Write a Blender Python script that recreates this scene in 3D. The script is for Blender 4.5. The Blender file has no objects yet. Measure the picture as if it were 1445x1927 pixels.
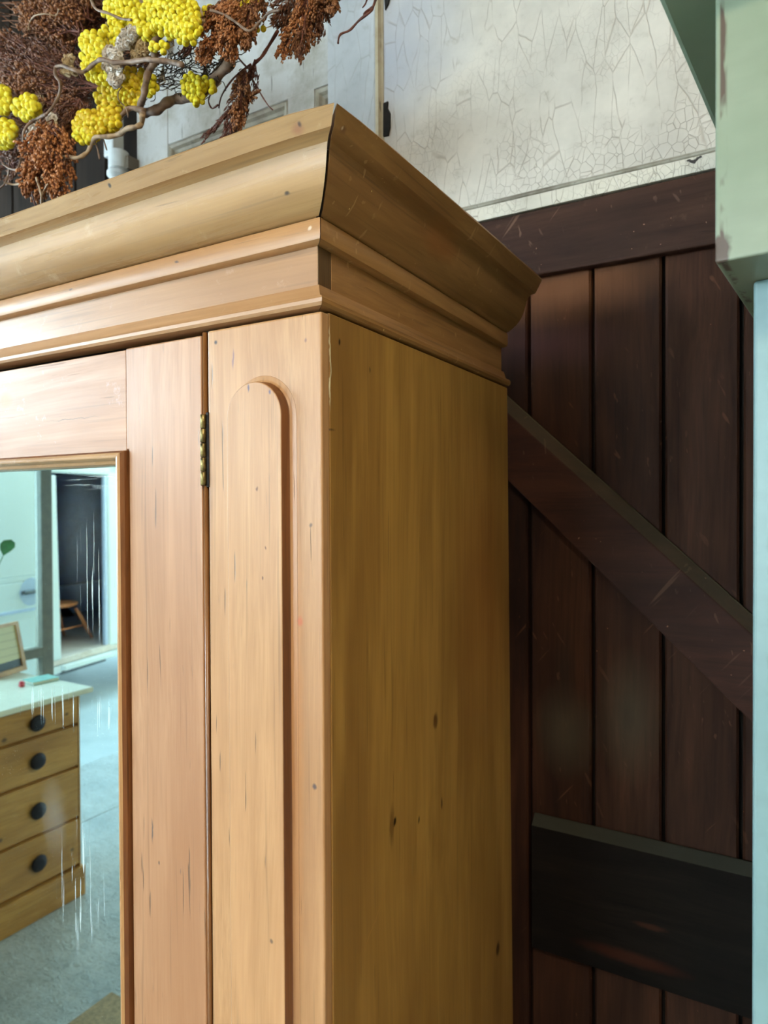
import bpy, bmesh, math, random
import numpy as np
from mathutils import Vector, Matrix, Euler

rnd = random.Random(7)
PI = math.pi
scene = bpy.context.scene
COL = scene.collection

# ------------------------------------------------------------------ camera
W_IMG, H_IMG = 1445, 1927
FPX = 1283.4
YAW, PITCH, ROLL = 0.5243, -0.0119, -0.0045
CAM = Vector((0.3637, -0.5152, 1.75))
fw = Vector((-math.sin(YAW), math.cos(YAW), 0)); rt = Vector((math.cos(YAW), math.sin(YAW), 0)); upv = Vector((0, 0, 1))
F_ = fw * math.cos(PITCH) + upv * math.sin(PITCH)
U_ = upv * math.cos(PITCH) - fw * math.sin(PITCH)
R_ = rt * math.cos(ROLL) + U_ * math.sin(ROLL)
U_ = U_ * math.cos(ROLL) - rt * math.sin(ROLL)
cd = bpy.data.cameras.new('camera'); co = bpy.data.objects.new('camera', cd); COL.objects.link(co)
co.matrix_world = Matrix(((R_.x, U_.x, -F_.x, CAM.x), (R_.y, U_.y, -F_.y, CAM.y), (R_.z, U_.z, -F_.z, CAM.z), (0, 0, 0, 1)))
cd.sensor_fit = 'HORIZONTAL'; cd.sensor_width = 36.0; cd.lens = 36.0 * FPX / W_IMG
cd.clip_start = 0.02; cd.clip_end = 200
cd.dof.use_dof = True; cd.dof.focus_distance = 0.68; cd.dof.aperture_fstop = 11.0
scene.camera = co

# ------------------------------------------------------------------ sky
w = bpy.data.worlds.new('overcast_sky'); scene.world = w; w.use_nodes = True
bg = w.node_tree.nodes['Background']; bg.inputs[0].default_value = (0.74, 0.90, 1.0, 1); bg.inputs[1].default_value = 34.0

# ------------------------------------------------------------------ large lights (daylight through the side shopfront, added front and ceiling fill)
def area(name, loc, target, sx, sy, power, color):
    l = bpy.data.lights.new(name, 'AREA'); l.shape = 'RECTANGLE'; l.size = sx; l.size_y = sy; l.energy = power; l.color = color
    o = bpy.data.objects.new(name, l); COL.objects.link(o); o.location = loc
    o.rotation_euler = (Vector(target) - Vector(loc)).to_track_quat('-Z', 'Y').to_euler(); return o
area('front_fill_light', (-2.3, -5.85, 2.3), (-2.3, 0, 2.3), 3.2, 1.3, 72, (0.86, 0.94, 1.0))  # unseen source, added to fill the interior from the front
area('side_window_daylight', (-3.5, -0.5, 2.1), (0, -0.35, 1.9), 1.3, 1.7, 46, (0.80, 0.92, 1.0))
area('ceiling_fill_light', (1.3, -1.8, 3.2), (1.3, -1.8, 0), 1.4, 0.4, 125, (1.0, 0.86, 0.66))  # unseen source, added to fill the wardrobe's dark side
# ------------------------------------------------------------------ exposure
vs = scene.view_settings; vs.view_transform = 'Standard'; vs.look = 'None'; vs.gamma = 1.0; vs.use_curve_mapping = False; vs.exposure = -0.55
scene.cycles.max_bounces = 8; scene.cycles.diffuse_bounces = 4; scene.cycles.glossy_bounces = 4
scene.cycles.sample_clamp_indirect = 4.0; scene.cycles.use_denoising = True
scene.cycles.caustics_reflective = True

# ------------------------------------------------------------------ helpers
def at(px, py, ax, val):
    """point where the sight line of photo pixel (px,py) meets the plane axis=val"""
    d = F_ + R_ * ((px - W_IMG / 2) / FPX) - U_ * ((py - H_IMG / 2) / FPX)
    return CAM + d * ((val - CAM[ax]) / d[ax])
MY = 0.012
def mat_(px, py, ax, val):
    """the same for something seen in the wardrobe mirror (plane y=MY): returns the real point"""
    p = at(px, py, ax, (2 * MY - val) if ax == 1 else val)
    return Vector((p.x, 2 * MY - p.y, p.z))

def lin(c):
    return tuple(((x / 255) / 12.92 if x <= 10 else ((x / 255 + 0.055) / 1.055) ** 2.4) for x in c) + (1.0,)

def tag(o, label=None, cat=None, group=None, kind=None):
    if label: o['label'] = label
    if cat: o['category'] = cat
    if group: o['group'] = group
    if kind: o['kind'] = kind
    return o
LOCAL = set()
def empty(name, loc, rz=0, local=False, **k):
    o = bpy.data.objects.new(name, None); COL.objects.link(o); o.location = loc; o.rotation_euler = (0, 0, rz); o.empty_display_size = .1
    if local: LOCAL.add(o.name)
    tag(o, **k); return o

def link_mesh(name, me, mat, parent=None, smooth=False, bevel=0, segs=2, label=None, kind=None):
    """mesh coordinates are scene coordinates unless the root is local; one object"""
    o = bpy.data.objects.new(name, me); COL.objects.link(o)
    if mat: me.materials.append(mat)
    if parent:
        root = parent
        while root.parent: root = root.parent
        if root.name not in LOCAL:
            me.transform(Matrix.Translation(-root.location))
        o.parent = parent
    if smooth:
        me.polygons.foreach_set('use_smooth', [True] * len(me.polygons))
    if bevel:
        b = o.modifiers.new('Bevel', 'BEVEL'); b.width = bevel; b.segments = segs; b.limit_method = 'ANGLE'; b.angle_limit = 0.6
    if label: o['label'] = label
    if kind: o['kind'] = kind
    return o

class MB:
    def __init__(s): s.v = []; s.f = []
    def add(s, v, f):
        n = len(s.v); s.v += [tuple(x) for x in v]; s.f += [tuple(i + n for i in q) for q in f]; return s
    def box(s, a, b):
        x0, y0, z0 = (min(a[i], b[i]) for i in range(3)); x1, y1, z1 = (max(a[i], b[i]) for i in range(3))
        return s.add([(x0,y0,z0),(x1,y0,z0),(x1,y1,z0),(x0,y1,z0),(x0,y0,z1),(x1,y0,z1),(x1,y1,z1),(x0,y1,z1)],
                     [(0,3,2,1),(4,5,6,7),(0,1,5,4),(1,2,6,5),(2,3,7,6),(3,0,4,7)])
    def prism(s, pts, axis, a, b):
        """2D polygon pts extruded along axis from a to b; pts are the other two axes in order"""
        n = len(pts); P = []
        for t in (a, b):
            for p in pts:
                q = list(p); q.insert(axis, t); P.append(q)
        F = [tuple(range(n))[::-1], tuple(range(n, 2 * n))] + [(i, (i + 1) % n, n + (i + 1) % n, n + i) for i in range(n)]
        return s.add(P, F)
    def tube(s, pts, rads, seg=8, cap=True):
        pts = [Vector(p) for p in pts]; n = len(pts)
        if not hasattr(rads, '__len__'): rads = [rads] * n
        V = []; ref = None
        for i, p in enumerate(pts):
            t = (pts[min(i + 1, n - 1)] - pts[max(i - 1, 0)]).normalized()
            if ref is None:
                ref = t.orthogonal().normalized()
            ref = (ref - t * ref.dot(t)).normalized(); bi = t.cross(ref)
            for k in range(seg):
                a = 2 * PI * k / seg; V.append(p + (ref * math.cos(a) + bi * math.sin(a)) * rads[i])
        F = [(i*seg+k, i*seg+(k+1)%seg, (i+1)*seg+(k+1)%seg, (i+1)*seg+k) for i in range(n-1) for k in range(seg)]
        if cap: F += [tuple(range(seg))[::-1], tuple(range((n-1)*seg, n*seg))]
        return s.add(V, F)
    def lathe(s, c, prof, seg=24, axis=2):
        """prof: (radius, height along axis)"""
        V = []
        for r, h in prof:
            for k in range(seg):
                a = 2 * PI * k / seg; q = [math.cos(a) * r, math.sin(a) * r]; q.insert(axis, h)
                V.append((c[0]+q[0], c[1]+q[1], c[2]+q[2]))
        n = len(prof)
        F = [(i*seg+k, i*seg+(k+1)%seg, (i+1)*seg+(k+1)%seg, (i+1)*seg+k) for i in range(n-1) for k in range(seg)]
        F += [tuple(range(seg))[::-1], tuple(range((n-1)*seg, n*seg))]
        return s.add(V, F)
    def sweep(s, rings, closed_ring=True, cap=True):
        m = len(rings[0]); n = len(rings); V = [p for r in rings for p in r]
        F = [(i*m+k, i*m+(k+1)%m, (i+1)*m+(k+1)%m, (i+1)*m+k) for i in range(n-1) for k in range(m if closed_ring else m-1)]
        if cap: F += [tuple(range(m))[::-1], tuple(range((n-1)*m, n*m))]
        return s.add(V, F)
    def build(s, name, mat, parent=None, **k):
        me = bpy.data.meshes.new(name); me.from_pydata(s.v, [], s.f); me.update()
        bm = bmesh.new(); bm.from_mesh(me); bmesh.ops.recalc_face_normals(bm, faces=bm.faces); bm.to_mesh(me); bm.free()
        return link_mesh(name, me, mat, parent, **k)

def box(name, a, b, mat, parent=None, **k): return MB().box(a, b).build(name, mat, parent, **k)

def scatter(tv, tf, xf):
    """many copies of a small template in one mesh; xf = list of (pos, quat/matrix3, scale vec)"""
    tv = np.array(tv); m = len(tv); V = np.empty((len(xf) * m, 3)); F = []
    for i, (p, M, sc) in enumerate(xf):
        V[i*m:(i+1)*m] = (tv * np.array(sc)) @ np.array(M).T + np.array(p)
        F += [tuple(j + i * m for j in q) for q in tf]
    me = bpy.data.meshes.new('scatter'); me.from_pydata(V.tolist(), [], F); me.update(); return me

# ------------------------------------------------------------------ materials
class NT:
    def __init__(s, name):
        s.m = bpy.data.materials.new(name); s.m.use_nodes = True; s.t = s.m.node_tree; s.n = s.t.nodes; s.b = s.n['Principled BSDF']
        s.tc = s.n.new('ShaderNodeTexCoord'); s.o = s.tc.outputs['Object']
    def set(s, inp, v):
        if isinstance(v, bpy.types.NodeSocket): s.t.links.new(v, inp)
        elif v is not None: inp.default_value = v
    def map(s, src=None, scale=(1,1,1), loc=(0,0,0), rot=(0,0,0), typ='POINT'):
        n = s.n.new('ShaderNodeMapping'); n.vector_type = typ; s.set(n.inputs[0], src or s.o)
        n.inputs['Location'].default_value = loc; n.inputs['Rotation'].default_value = rot; n.inputs['Scale'].default_value = scale; return n.outputs[0]
    def noise(s, vec, scale, detail=4, rough=.5, dist=0, col=False):
        n = s.n.new('ShaderNodeTexNoise'); s.set(n.inputs['Vector'], vec); n.inputs['Scale'].default_value = scale
        n.inputs['Detail'].default_value = detail; n.inputs['Roughness'].default_value = rough; n.inputs['Distortion'].default_value = dist
        return n.outputs['Color' if col else 'Fac']
    def voro(s, vec, scale, feature='DISTANCE_TO_EDGE', rand=1):
        n = s.n.new('ShaderNodeTexVoronoi'); n.feature = feature; s.set(n.inputs['Vector'], vec); n.inputs['Scale'].default_value = scale
        n.inputs['Randomness'].default_value = rand; return n.outputs['Distance']
    def rng(s, v, a, b, c=0., d=1.):
        n = s.n.new('ShaderNodeMapRange'); s.set(n.inputs[0], v)
        for i, x in enumerate((a, b, c, d)): n.inputs[i+1].default_value = x
        return n.outputs[0]
    def mix(s, f, a, b, mode='MIX'):
        n = s.n.new('ShaderNodeMix'); n.data_type = 'RGBA'; n.blend_type = mode
        s.set(n.inputs[0], f); s.set(n.inputs[6], a); s.set(n.inputs[7], b); return n.outputs[2]
    def math(s, op, a, b=None, c=None):
        n = s.n.new('ShaderNodeMath'); n.operation = op; s.set(n.inputs[0], a)
        if b is not None: s.set(n.inputs[1], b)
        if c is not None: s.set(n.inputs[2], c)
        return n.outputs[0]
    def vadd(s, a, b, k=1.0):
        n = s.n.new('ShaderNodeVectorMath'); n.operation = 'MULTIPLY_ADD'; s.set(n.inputs[0], b); n.inputs[1].default_value = (k, k, k); s.set(n.inputs[2], a); return n.outputs[0]
    def spot(s, c, r, rot=(0,0,0), soft=.5, warp=None):
        v = s.map(warp, scale=r, loc=c, rot=rot, typ='TEXTURE')
        n = s.n.new('ShaderNodeVectorMath'); n.operation = 'LENGTH'; s.set(n.inputs[0], v)
        return s.rng(n.outputs['Value'], 1.0, 1.0 - soft)
    def bump(s, h, strength=.3, dist=.001, prev=None):
        n = s.n.new('ShaderNodeBump'); n.inputs['Strength'].default_value = strength; n.inputs['Distance'].default_value = dist
        s.set(n.inputs['Height'], h)
        if prev: s.set(n.inputs['Normal'], prev)
        return n.outputs[0]
    def sep(s, v=None):
        n = s.n.new('ShaderNodeSeparateXYZ'); s.set(n.inputs[0], v or s.o); return n.outputs
    def done(s, col, rough=.5, normal=None, coat=0, metal=0, spec=.5, **k):
        s.set(s.b.inputs['Base Color'], col); s.set(s.b.inputs['Roughness'], rough)
        if normal: s.set(s.b.inputs['Normal'], normal)
        s.b.inputs['Coat Weight'].default_value = coat; s.b.inputs['Coat Roughness'].default_value = .35; s.b.inputs['Metallic'].default_value = metal
        s.b.inputs['Specular IOR Level'].default_value = spec
        return s.m

AX = {'X': 0, 'Y': 1, 'Z': 2}
def wood(name, c_light, c_mid, c_dark, axis='Z', grain=55, patch=2.5, rough=.42, coat=.25, checks=.5, spots=(), bump=.25, seed=0, scuff=None, dust=None, fig=1.0, spec=.5, scratch=None):
    """grain runs along axis. spots: (centre, radii, colour, strength[, rot])"""
    n = NT(name)
    al = [1, 1, 1]; al[AX[axis]] = 0.045
    base = n.map(loc=(seed * 1.7, seed * 0.9, seed * 2.3))
    g = n.map(base, scale=tuple(al))
    warp = n.noise(n.map(base, scale=tuple(.25 if i == AX[axis] else 1 for i in range(3))), 6, 2, col=True)
    gv = n.vadd(g, warp, 0.05 * fig)
    a = n.noise(gv, grain, 5, .6)
    b = n.noise(gv, grain * 5, 3, .6)
    p = n.noise(n.map(base, scale=tuple(.3 if i == AX[axis] else 1 for i in range(3))), patch * 2, 3, .55)
    c = n.mix(n.rng(a, .34, .68), lin(c_mid), lin(c_light))
    c = n.mix(n.rng(p, .42, .68, 0, .75), c, lin(c_dark))
    c = n.mix(n.rng(b, .35, .72, .0, .5), c, lin(c_dark))
    hl = n.noise(n.map(base, scale=tuple(.02 if i == AX[axis] else 1 for i in range(3)), loc=(7, 1, 2)), 190, 2, .6)
    c = n.mix(n.rng(hl, .60, .72, 0, .45), c, lin(tuple(x * .72 for x in c_dark)))
    gl_ = n.noise(n.map(base, scale=tuple(.10 if i == AX[axis] else 1 for i in range(3)), loc=(2, 8, 4)), 24, 3, .6)
    c = n.mix(n.rng(gl_, .52, .70, 0, .35), c, lin(tuple(min(255, x * 1.08 + 6) for x in c_light)))
    ck = n.map(base, scale=tuple(.05 if i == AX[axis] else 1 for i in range(3)), loc=(3, 5, 7))
    if checks:
        cn = n.noise(n.vadd(ck, warp, .02), 230, 2, .5)
        cf = n.rng(cn, .70, .745, 0, checks * .85)
        c = n.mix(cf, c, lin(tuple(x * .33 for x in c_dark)))
    if scratch:
        for q, (ry, st_) in enumerate(((.5, 70), (-.7, 95), (.12, 120))):
            sv_ = n.map(n.map(base, rot=(.25 * (q - 1), ry, 0), loc=(q, q * 2, q * 3)), scale=(1, 1, .05))
            sf = n.math('MULTIPLY', n.rng(n.noise(sv_, st_, 2, .5), .69, .72, 0, .6), n.rng(n.noise(n.map(base, loc=(q * 3, 1, q)), 9, 2), .48, .6))
            c = n.mix(sf, c, lin(scratch))
        c = n.mix(n.rng(n.noise(n.map(base, loc=(5, 5, 5)), 170, 1), .80, .82, 0, .8), c, lin(tuple(min(255, x * 1.5) for x in scratch)))
    if scuff:
        sc = n.noise(n.map(base, scale=(1, 1, 1), rot=(.2, .4, .3)), 28, 6, .75)
        c = n.mix(n.rng(sc, .60, .74, 0, .55), c, lin(scuff))
    wv = n.vadd(n.o, n.noise(n.o, 60, 3, col=True), .006)
    for sp in spots:
        m = n.spot(tuple(sp[0][i] + .003 for i in range(3)), sp[1], rot=sp[4] if len(sp) > 4 else (0, 0, 0), soft=sp[5] if len(sp) > 5 else .6, warp=wv)
        c = n.mix(n.math('MULTIPLY', m, sp[3]), c, lin(sp[2]))
    if dust:
        gn = n.n.new('ShaderNodeNewGeometry'); z = n.sep(gn.outputs['Normal'])[2]
        c = n.mix(n.rng(z, .35, .55, 0, .85), c, lin(dust))
    h = n.math('ADD', n.math('MULTIPLY', b, .5), a)
    nm = n.bump(h, bump, .0006)
    if checks: nm = n.bump(n.math('SUBTRACT', 1.0, cf), .5, .0008, nm)
    r = n.rng(a, .3, .7, rough + .08, rough - .06)
    return n.done(c, r, nm, coat, spec=spec)

def plain(name, c, rough=.5, metal=0, spec=.5, coat=0, vary=.12, scale=20, bump=0):
    n = NT(name); f = n.noise(n.o, scale, 4, .6)
    col = n.mix(n.rng(f, .35, .7), lin(c), lin(tuple(x * (1 - vary) for x in c)))
    return n.done(col, rough, n.bump(f, bump, .002) if bump else None, coat, metal, spec)

M = {}
NAIL = (60, 42, 40); PUT = (225, 205, 185)
M['pine_front'] = wood('honey_pine_waxed', (189, 147, 103), (176, 131, 87), (154, 108, 67), 'Z', 60, 3, .40, .3, .75, seed=1, spots=[
    ((-.030, 0, 1.55), (.009, .01, .32), (200, 128, 56), .35, (0, 0, 0), .95),
    ((-.1305, 0, 1.9145), (.0026, .01, .003), (20, 16, 26), .95), ((-.066, -.013, 1.764), (.0016, .006, .003), (90, 45, 12), .9),
    ((-.056, -.013, 1.709), (.0014, .006, .002), (90, 45, 12), .9), ((-.060, -.013, 1.68), (.0014, .006, .0022), (80, 40, 20), .9),
    ((-.011, 0, 1.487), (.0035, .008, .0045), (60, 50, 60), .85), ((-.013, 0, 1.73), (.0022, .008, .003), (90, 70, 60), .8),
    ((-.107, 0, 1.895), (.0016, .008, .012), (110, 80, 100), .7), ((-.018, 0, 1.903), (.0022, .008, .003), (110, 70, 70), .7),
    ((-.026, 0, 1.64), (.004, .01, .006), (190, 95, 55), .7), ((-.049, -.013, 1.855), (.002, .008, .003), (70, 60, 90), .9),
    ((-.076, -.013, 1.861), (.0015, .008, .005), (70, 60, 90), .85), ((-.113, -.013, 1.42), (.002, .01, .003), (80, 60, 70), .8),
    ((-.052, -.013, 1.335), (.0025, .01, .003), (70, 50, 40), .8)])
M['pine_door'] = wood('pinkish_pine_waxed', (188, 146, 110), (174, 129, 92), (151, 103, 66), 'Z', 58, 3, .38, .35, .75, seed=4, spots=[
    ((-.229, 0, 1.393), (.0012, .01, .016), (70, 60, 62), .9), ((-.218, 0, 1.36), (.0015, .01, .003), (50, 36, 36), .9), ((-.185, 0, 1.36), (.001, .01, .004), (110, 80, 70), .7)])
M['pine_rail'] = wood('pinkish_pine_rail', (188, 147, 114), (174, 130, 96), (154, 108, 74), 'X', 60, 4, .45, .2, .4, seed=6, scuff=(215, 195, 190), spots=[
    ((-.495, 0, 1.885), (.02, .01, .012), (168, 120, 66), .8), ((-.36, 0, 1.852), (.06, .01, .0006), (90, 66, 50), .8)])
M['pine_side'] = wood('olive_brown_varnished_pine', (170, 130, 64), (152, 112, 52), (124, 86, 38), 'Z', 30, 4, .42, .25, .35, seed=9, fig=1.6, spots=[
    ((0, .0145, 1.878), (.004, .0011, .045), (205, 196, 160), .95), ((0, .011, 1.575), (.004, .0035, .03), (60, 46, 24), .75, (0, 0, 0), .7),
    ((0, .0083, 1.553), (.004, .0030, .010), (214, 196, 150), .9), ((0, .1346, 1.4019), (.006, .0045, .006), (22, 12, 6), .97),
    ((0, .128, 1.40), (.006, .007, .028), (84, 54, 20), .6), ((0, .2386, 1.4842), (.006, .0085, .012), (66, 40, 18), .8), ((0, .2386, 1.4842), (.006, .004, .006), (110, 72, 30), .7),
    ((0, .192, 1.380), (.006, .0028, .005), (30, 18, 8), .9), ((0, .255, 1.375), (.006, .003, .009), (70, 34, 16), .85), ((0, .148, 1.455), (.006, .003, .004), (170, 120, 60), .8),
    ((0, .45, 1.08), (.006, .009, .014), (48, 28, 12), .85), ((0, .030, 1.905), (.006, .0018, .004), (30, 18, 8), .9), ((0, .085, 1.888), (.006, .0015, .004), (40, 22, 10), .8),
    ((0, .0918, 1.3149), (.006, .0016, .044), (164, 118, 56), .8, (-.83, 0, 0)), ((0, .012, 1.82), (.006, .012, .0016), (60, 34, 10), .75),
    ((0, .40, 1.62), (.006, .12, .30), (134, 74, 30), .45, (0, 0, 0), .9)])
M['pine_crown'] = wood('pale_worn_pine', (191, 156, 108), (176, 138, 88), (150, 112, 64), 'X', 48, 4, .28, .7, .35, seed=12, fig=1.6, scuff=(212, 188, 150), spots=[
    ((.010, -.05, 2.068), (.009, .01, .006), (148, 92, 60), .7), ((.014, -.05, 2.071), (.0025, .01, .0025), (60, 34, 24), .9), ((-.022, -.02, 2.032), (.004, .01, .002), (40, 28, 20), .9),
    ((-.225, -.05, 2.075), (.003, .02, .0022), (15, 10, 8), .95)])
M['pine_bead'] = wood('pale_worn_pine_bead', (184, 141, 94), (170, 125, 78), (144, 99, 57), 'X', 60, 4, .36, .4, .5, seed=13, spots=[
    ((-.012, 0, 2.006), (.003, .01, .0022), PUT, .9), ((-.185, 0, 2.005), (.004, .01, .0015), NAIL, .9), ((-.36, 0, 2.005), (.004, .01, .0015), NAIL, .8)])
M['pine_frieze'] = wood('pale_worn_pine_frieze', (184, 144, 103), (170, 127, 85), (147, 105, 64), 'X', 52, 4, .36, .45, .4, seed=15, scuff=(196, 168, 146), spots=[
    ((-.012, -.01, 1.988), (.004, .01, .0022), PUT, .95), ((-.012, -.01, 1.976), (.008, .01, .003), (110, 70, 60), .8), ((-.012, -.01, 1.976), (.003, .01, .002), PUT, .9),
    ((-.012, -.01, 1.962), (.007, .01, .003), (110, 70, 60), .8), ((-.012, -.01, 1.962), (.003, .01, .002), PUT, .9), ((-.455, -.01, 1.958), (.004, .01, .003), (70, 76, 92), .9)])
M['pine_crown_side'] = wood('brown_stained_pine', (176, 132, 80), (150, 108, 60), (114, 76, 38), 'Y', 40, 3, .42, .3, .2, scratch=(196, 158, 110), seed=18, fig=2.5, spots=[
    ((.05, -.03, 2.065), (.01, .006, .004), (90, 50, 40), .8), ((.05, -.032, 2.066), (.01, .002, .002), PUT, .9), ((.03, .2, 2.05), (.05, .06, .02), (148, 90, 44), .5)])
M['end_grain'] = wood('dark_end_grain', (112, 84, 46), (92, 66, 34), (62, 42, 20), 'Z', 90, 4, .6, 0, .4, seed=20)
M['pine_top'] = wood('dusty_unfinished_pine', (140, 110, 70), (120, 92, 56), (96, 70, 42), 'X', 40, 3, .7, 0, .3, seed=21)
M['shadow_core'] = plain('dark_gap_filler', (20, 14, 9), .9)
M['wax_shade_brown'] = wood('wax_and_shade_edge', (136, 84, 40), (112, 66, 30), (74, 42, 20), 'Z', 70, 4, .45, .2, .3, seed=24)  # wax tone, with the shade of turned-away faces put into the colour
M['bead_brown'] = wood('brown_edge_bead', (150, 100, 50), (120, 76, 36), (70, 40, 18), 'Z', 60, 4, .3, .4, .5, seed=23)
M['mould_pine'] = wood('glossy_pine_moulding', (190, 146, 96), (170, 124, 74), (136, 92, 48), 'Z', 70, 4, .25, .7, .3, seed=25)
M['mould_pine_x'] = wood('glossy_pine_moulding_rail', (196, 158, 116), (176, 136, 92), (150, 110, 64), 'X', 70, 4, .25, .7, .3, seed=26, scuff=(205, 190, 180))
M['brass'] = plain('tarnished_brass', (146, 130, 84), .42, 1.0, vary=.55, scale=160, bump=.3)
M['iron'] = plain('dark_iron', (34, 28, 24), .6, .6, vary=.5, scale=100, bump=.4)

# old mirror: silvering with scratches, run marks and haze worn into it
n = NT('old_mirror_glass')
zc = n.sep()
sv = n.vadd(n.map(scale=(1, 1, .035)), n.noise(n.map(scale=(1, 1, .4)), 8, 3, col=True), .012)
st = n.rng(n.noise(sv, 300, 2, .5), .61, .68, 0, 1)
patch = n.math('ADD', n.spot((-.335, 0, 1.665), (.045, .05, .085), soft=.9), n.spot((-.37, 0, 1.29), (.06, .05, .10), soft=.9))
patch = n.math('ADD', patch, n.spot((-.40, 0, 1.50), (.16, .05, .03), soft=.9))
st = n.math('MULTIPLY', st, n.math('MINIMUM', patch, 1.0))
hv = n.map(scale=(.05, 1, 1)); ht = n.rng(n.noise(hv, 330, 2, .5), .52, .66, 0, .8)
ht = n.math('MULTIPLY', ht, n.spot((-.33, 0, 1.787), (.085, .05, .022), soft=.8))
dots = n.math('MULTIPLY', n.rng(n.noise(n.o, 900, 1), .74, .78), .5)
haze = n.math('MULTIPLY', n.math('ADD', n.spot((-.42, 0, 1.36), (.03, .05, .055), soft=.95), n.spot((-.36, 0, 1.72), (.06, .05, .10), soft=.95)), .10)
mask = n.math('MINIMUM', n.math('ADD', n.math('ADD', st, ht), n.math('ADD', dots, haze)), .8)
gl = n.n.new('ShaderNodeBsdfGlossy'); gl.inputs['Color'].default_value = (.64, .95, 1.0, 1); gl.inputs['Roughness'].default_value = .012
df = n.n.new('ShaderNodeBsdfDiffuse'); df.inputs['Color'].default_value = (.62, .78, .82, 1)
mx = n.n.new('ShaderNodeMixShader'); n.set(mx.inputs[0], mask); n.t.links.new(gl.outputs[0], mx.inputs[1]); n.t.links.new(df.outputs[0], mx.inputs[2])
n.t.links.new(mx.outputs[0], n.n['Material Output'].inputs[0]); M['mirror'] = n.m

def crackle(name, base, dirt, crack=1.0, vscale=38, blue=True, seed=0, chip=()):
    n = NT(name)
    o = n.map(loc=(seed, 0, seed * 1.3))
    wv = n.vadd(o, n.noise(o, 14, 3, col=True), .016)
    d1 = n.voro(n.map(wv, scale=(1, .2, .28)), vscale); d2 = n.voro(n.map(wv, scale=(1, .2, .8)), vscale * 2.1)
    zz = n.sep()[2]; low = n.rng(zz, .36, .08)
    msk = n.rng(n.noise(o, 3.5, 2), .40, .60)
    gate2 = n.math('MULTIPLY', low, n.rng(n.noise(o, 9, 2), .42, .56))
    gate1 = n.rng(n.noise(n.map(o, loc=(4, 4, 4)), 20, 2), .38, .52)
    l1 = n.math('MULTIPLY', n.rng(d1, .020, .004), n.math('MULTIPLY', gate1, n.rng(zz, .70, .15, .35, 1)))
    l2 = n.math('MULTIPLY', n.rng(d2, .032, .008), gate2)
    l = n.math('MINIMUM', n.math('MAXIMUM', l1, l2), 1.0)
    f = n.noise(o, 5, 5, .65); g = n.noise(o, 40, 4, .7)
    c = n.mix(n.rng(f, .38, .68), lin(base), lin(tuple(x * .86 for x in base)))
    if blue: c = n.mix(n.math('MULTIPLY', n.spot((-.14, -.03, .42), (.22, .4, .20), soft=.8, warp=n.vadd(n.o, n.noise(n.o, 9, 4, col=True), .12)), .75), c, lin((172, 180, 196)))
    c = n.mix(n.rng(g, .60, .75, 0, .35), c, lin(dirt))
    c = n.mix(n.math('MULTIPLY', l, .42 * crack), c, lin((120, 106, 84)))
    for (cc, rr) in chip:
        m = n.spot(cc, rr, soft=.25, warp=n.vadd(n.o, n.noise(n.o, 90, 2, col=True), .02)); c = n.mix(m, c, lin((26, 20, 18)))
    nm = n.bump(n.math('SUBTRACT', 1.0, l), .6 * crack, .0012); nm = n.bump(f, .25, .006, nm)
    return n.done(c, .38, nm, .15)
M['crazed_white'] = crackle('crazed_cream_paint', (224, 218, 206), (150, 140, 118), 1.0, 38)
M['crazed_strip'] = crackle('crazed_cream_paint_strip', (222, 216, 200), (150, 140, 118), 1.1, 50, False, seed=5, chip=(((.352 + .01, 0, .019 + .01), (.011, .5, .0045)),))
M['grey_white'] = crackle('cool_white_flaking_paint', (196, 201, 204), (140, 136, 124), .8, 30, False, seed=3)
def dirty_white(name, base, dirt, seed):
    n = NT(name); o = n.map(loc=(seed, seed, 0)); f = n.noise(o, 7, 5, .7); g = n.noise(n.map(o, scale=(1, 1, .12)), 120, 2, .5)
    c = n.mix(n.rng(f, .42, .66), lin(base), lin(dirt)); c = n.mix(n.rng(g, .68, .73, 0, .7), c, lin((70, 60, 50)))
    return n.done(c, .5, n.bump(n.math('ADD', f, g), .4, .002))
M['dirty_white'] = dirty_white('weathered_white_paint', (196, 198, 196), (150, 146, 132), 1)
M['mould_white'] = dirty_white('grimy_white_moulding', (168, 164, 148), (112, 104, 88), 2)
M['bead_cream'] = dirty_white('brownish_cream_bead', (176, 164, 138), (138, 118, 88), 3)
M['oak_dark'] = wood('dark_red_brown_boards', (78, 46, 30), (56, 32, 22), (32, 19, 14), 'Z', 40, 5, .62, 0, .3, seed=30, fig=1.5, spec=.12, scratch=(104, 68, 48), dust=(70, 66, 52), spots=[
    ((.04, 0, 2.12), (.20, .3, .075), (128, 82, 52), .62, (0, 0, 0), .8), ((.02, 0, 2.02), (.14, .3, .05), (84, 50, 52), .4, (0, 0, 0), .9),
    ((.05, 0, 1.36), (.06, .3, .09), (86, 78, 62), .5, (0, 0, 0), .8), ((.155, 0, 1.40), (.055, .3, .12), (92, 82, 64), .5, (0, 0, 0), .8), ((.05, 0, 1.47), (.02, .3, .10), (34, 32, 28), .45, (0, 0, 0), .8), ((.15, 0, 1.40), (.016, .3, .05), (44, 42, 38), .3, (0, 0, 0), .8)])
M['oak_rail'] = wood('dark_brown_ledge', (72, 46, 34), (56, 36, 28), (40, 24, 20), 'X', 40, 6, .6, 0, .3, seed=33, fig=2, spec=.15, scratch=(120, 92, 76), scuff=(92, 66, 50), dust=(78, 74, 58))
M['oak_brace'] = wood('dark_brown_brace', (78, 44, 30), (60, 34, 26), (42, 24, 18), 'X', 40, 6, .6, 0, .2, seed=35, fig=3, spec=.15, scratch=(104, 76, 58), dust=(98, 92, 72))
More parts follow.
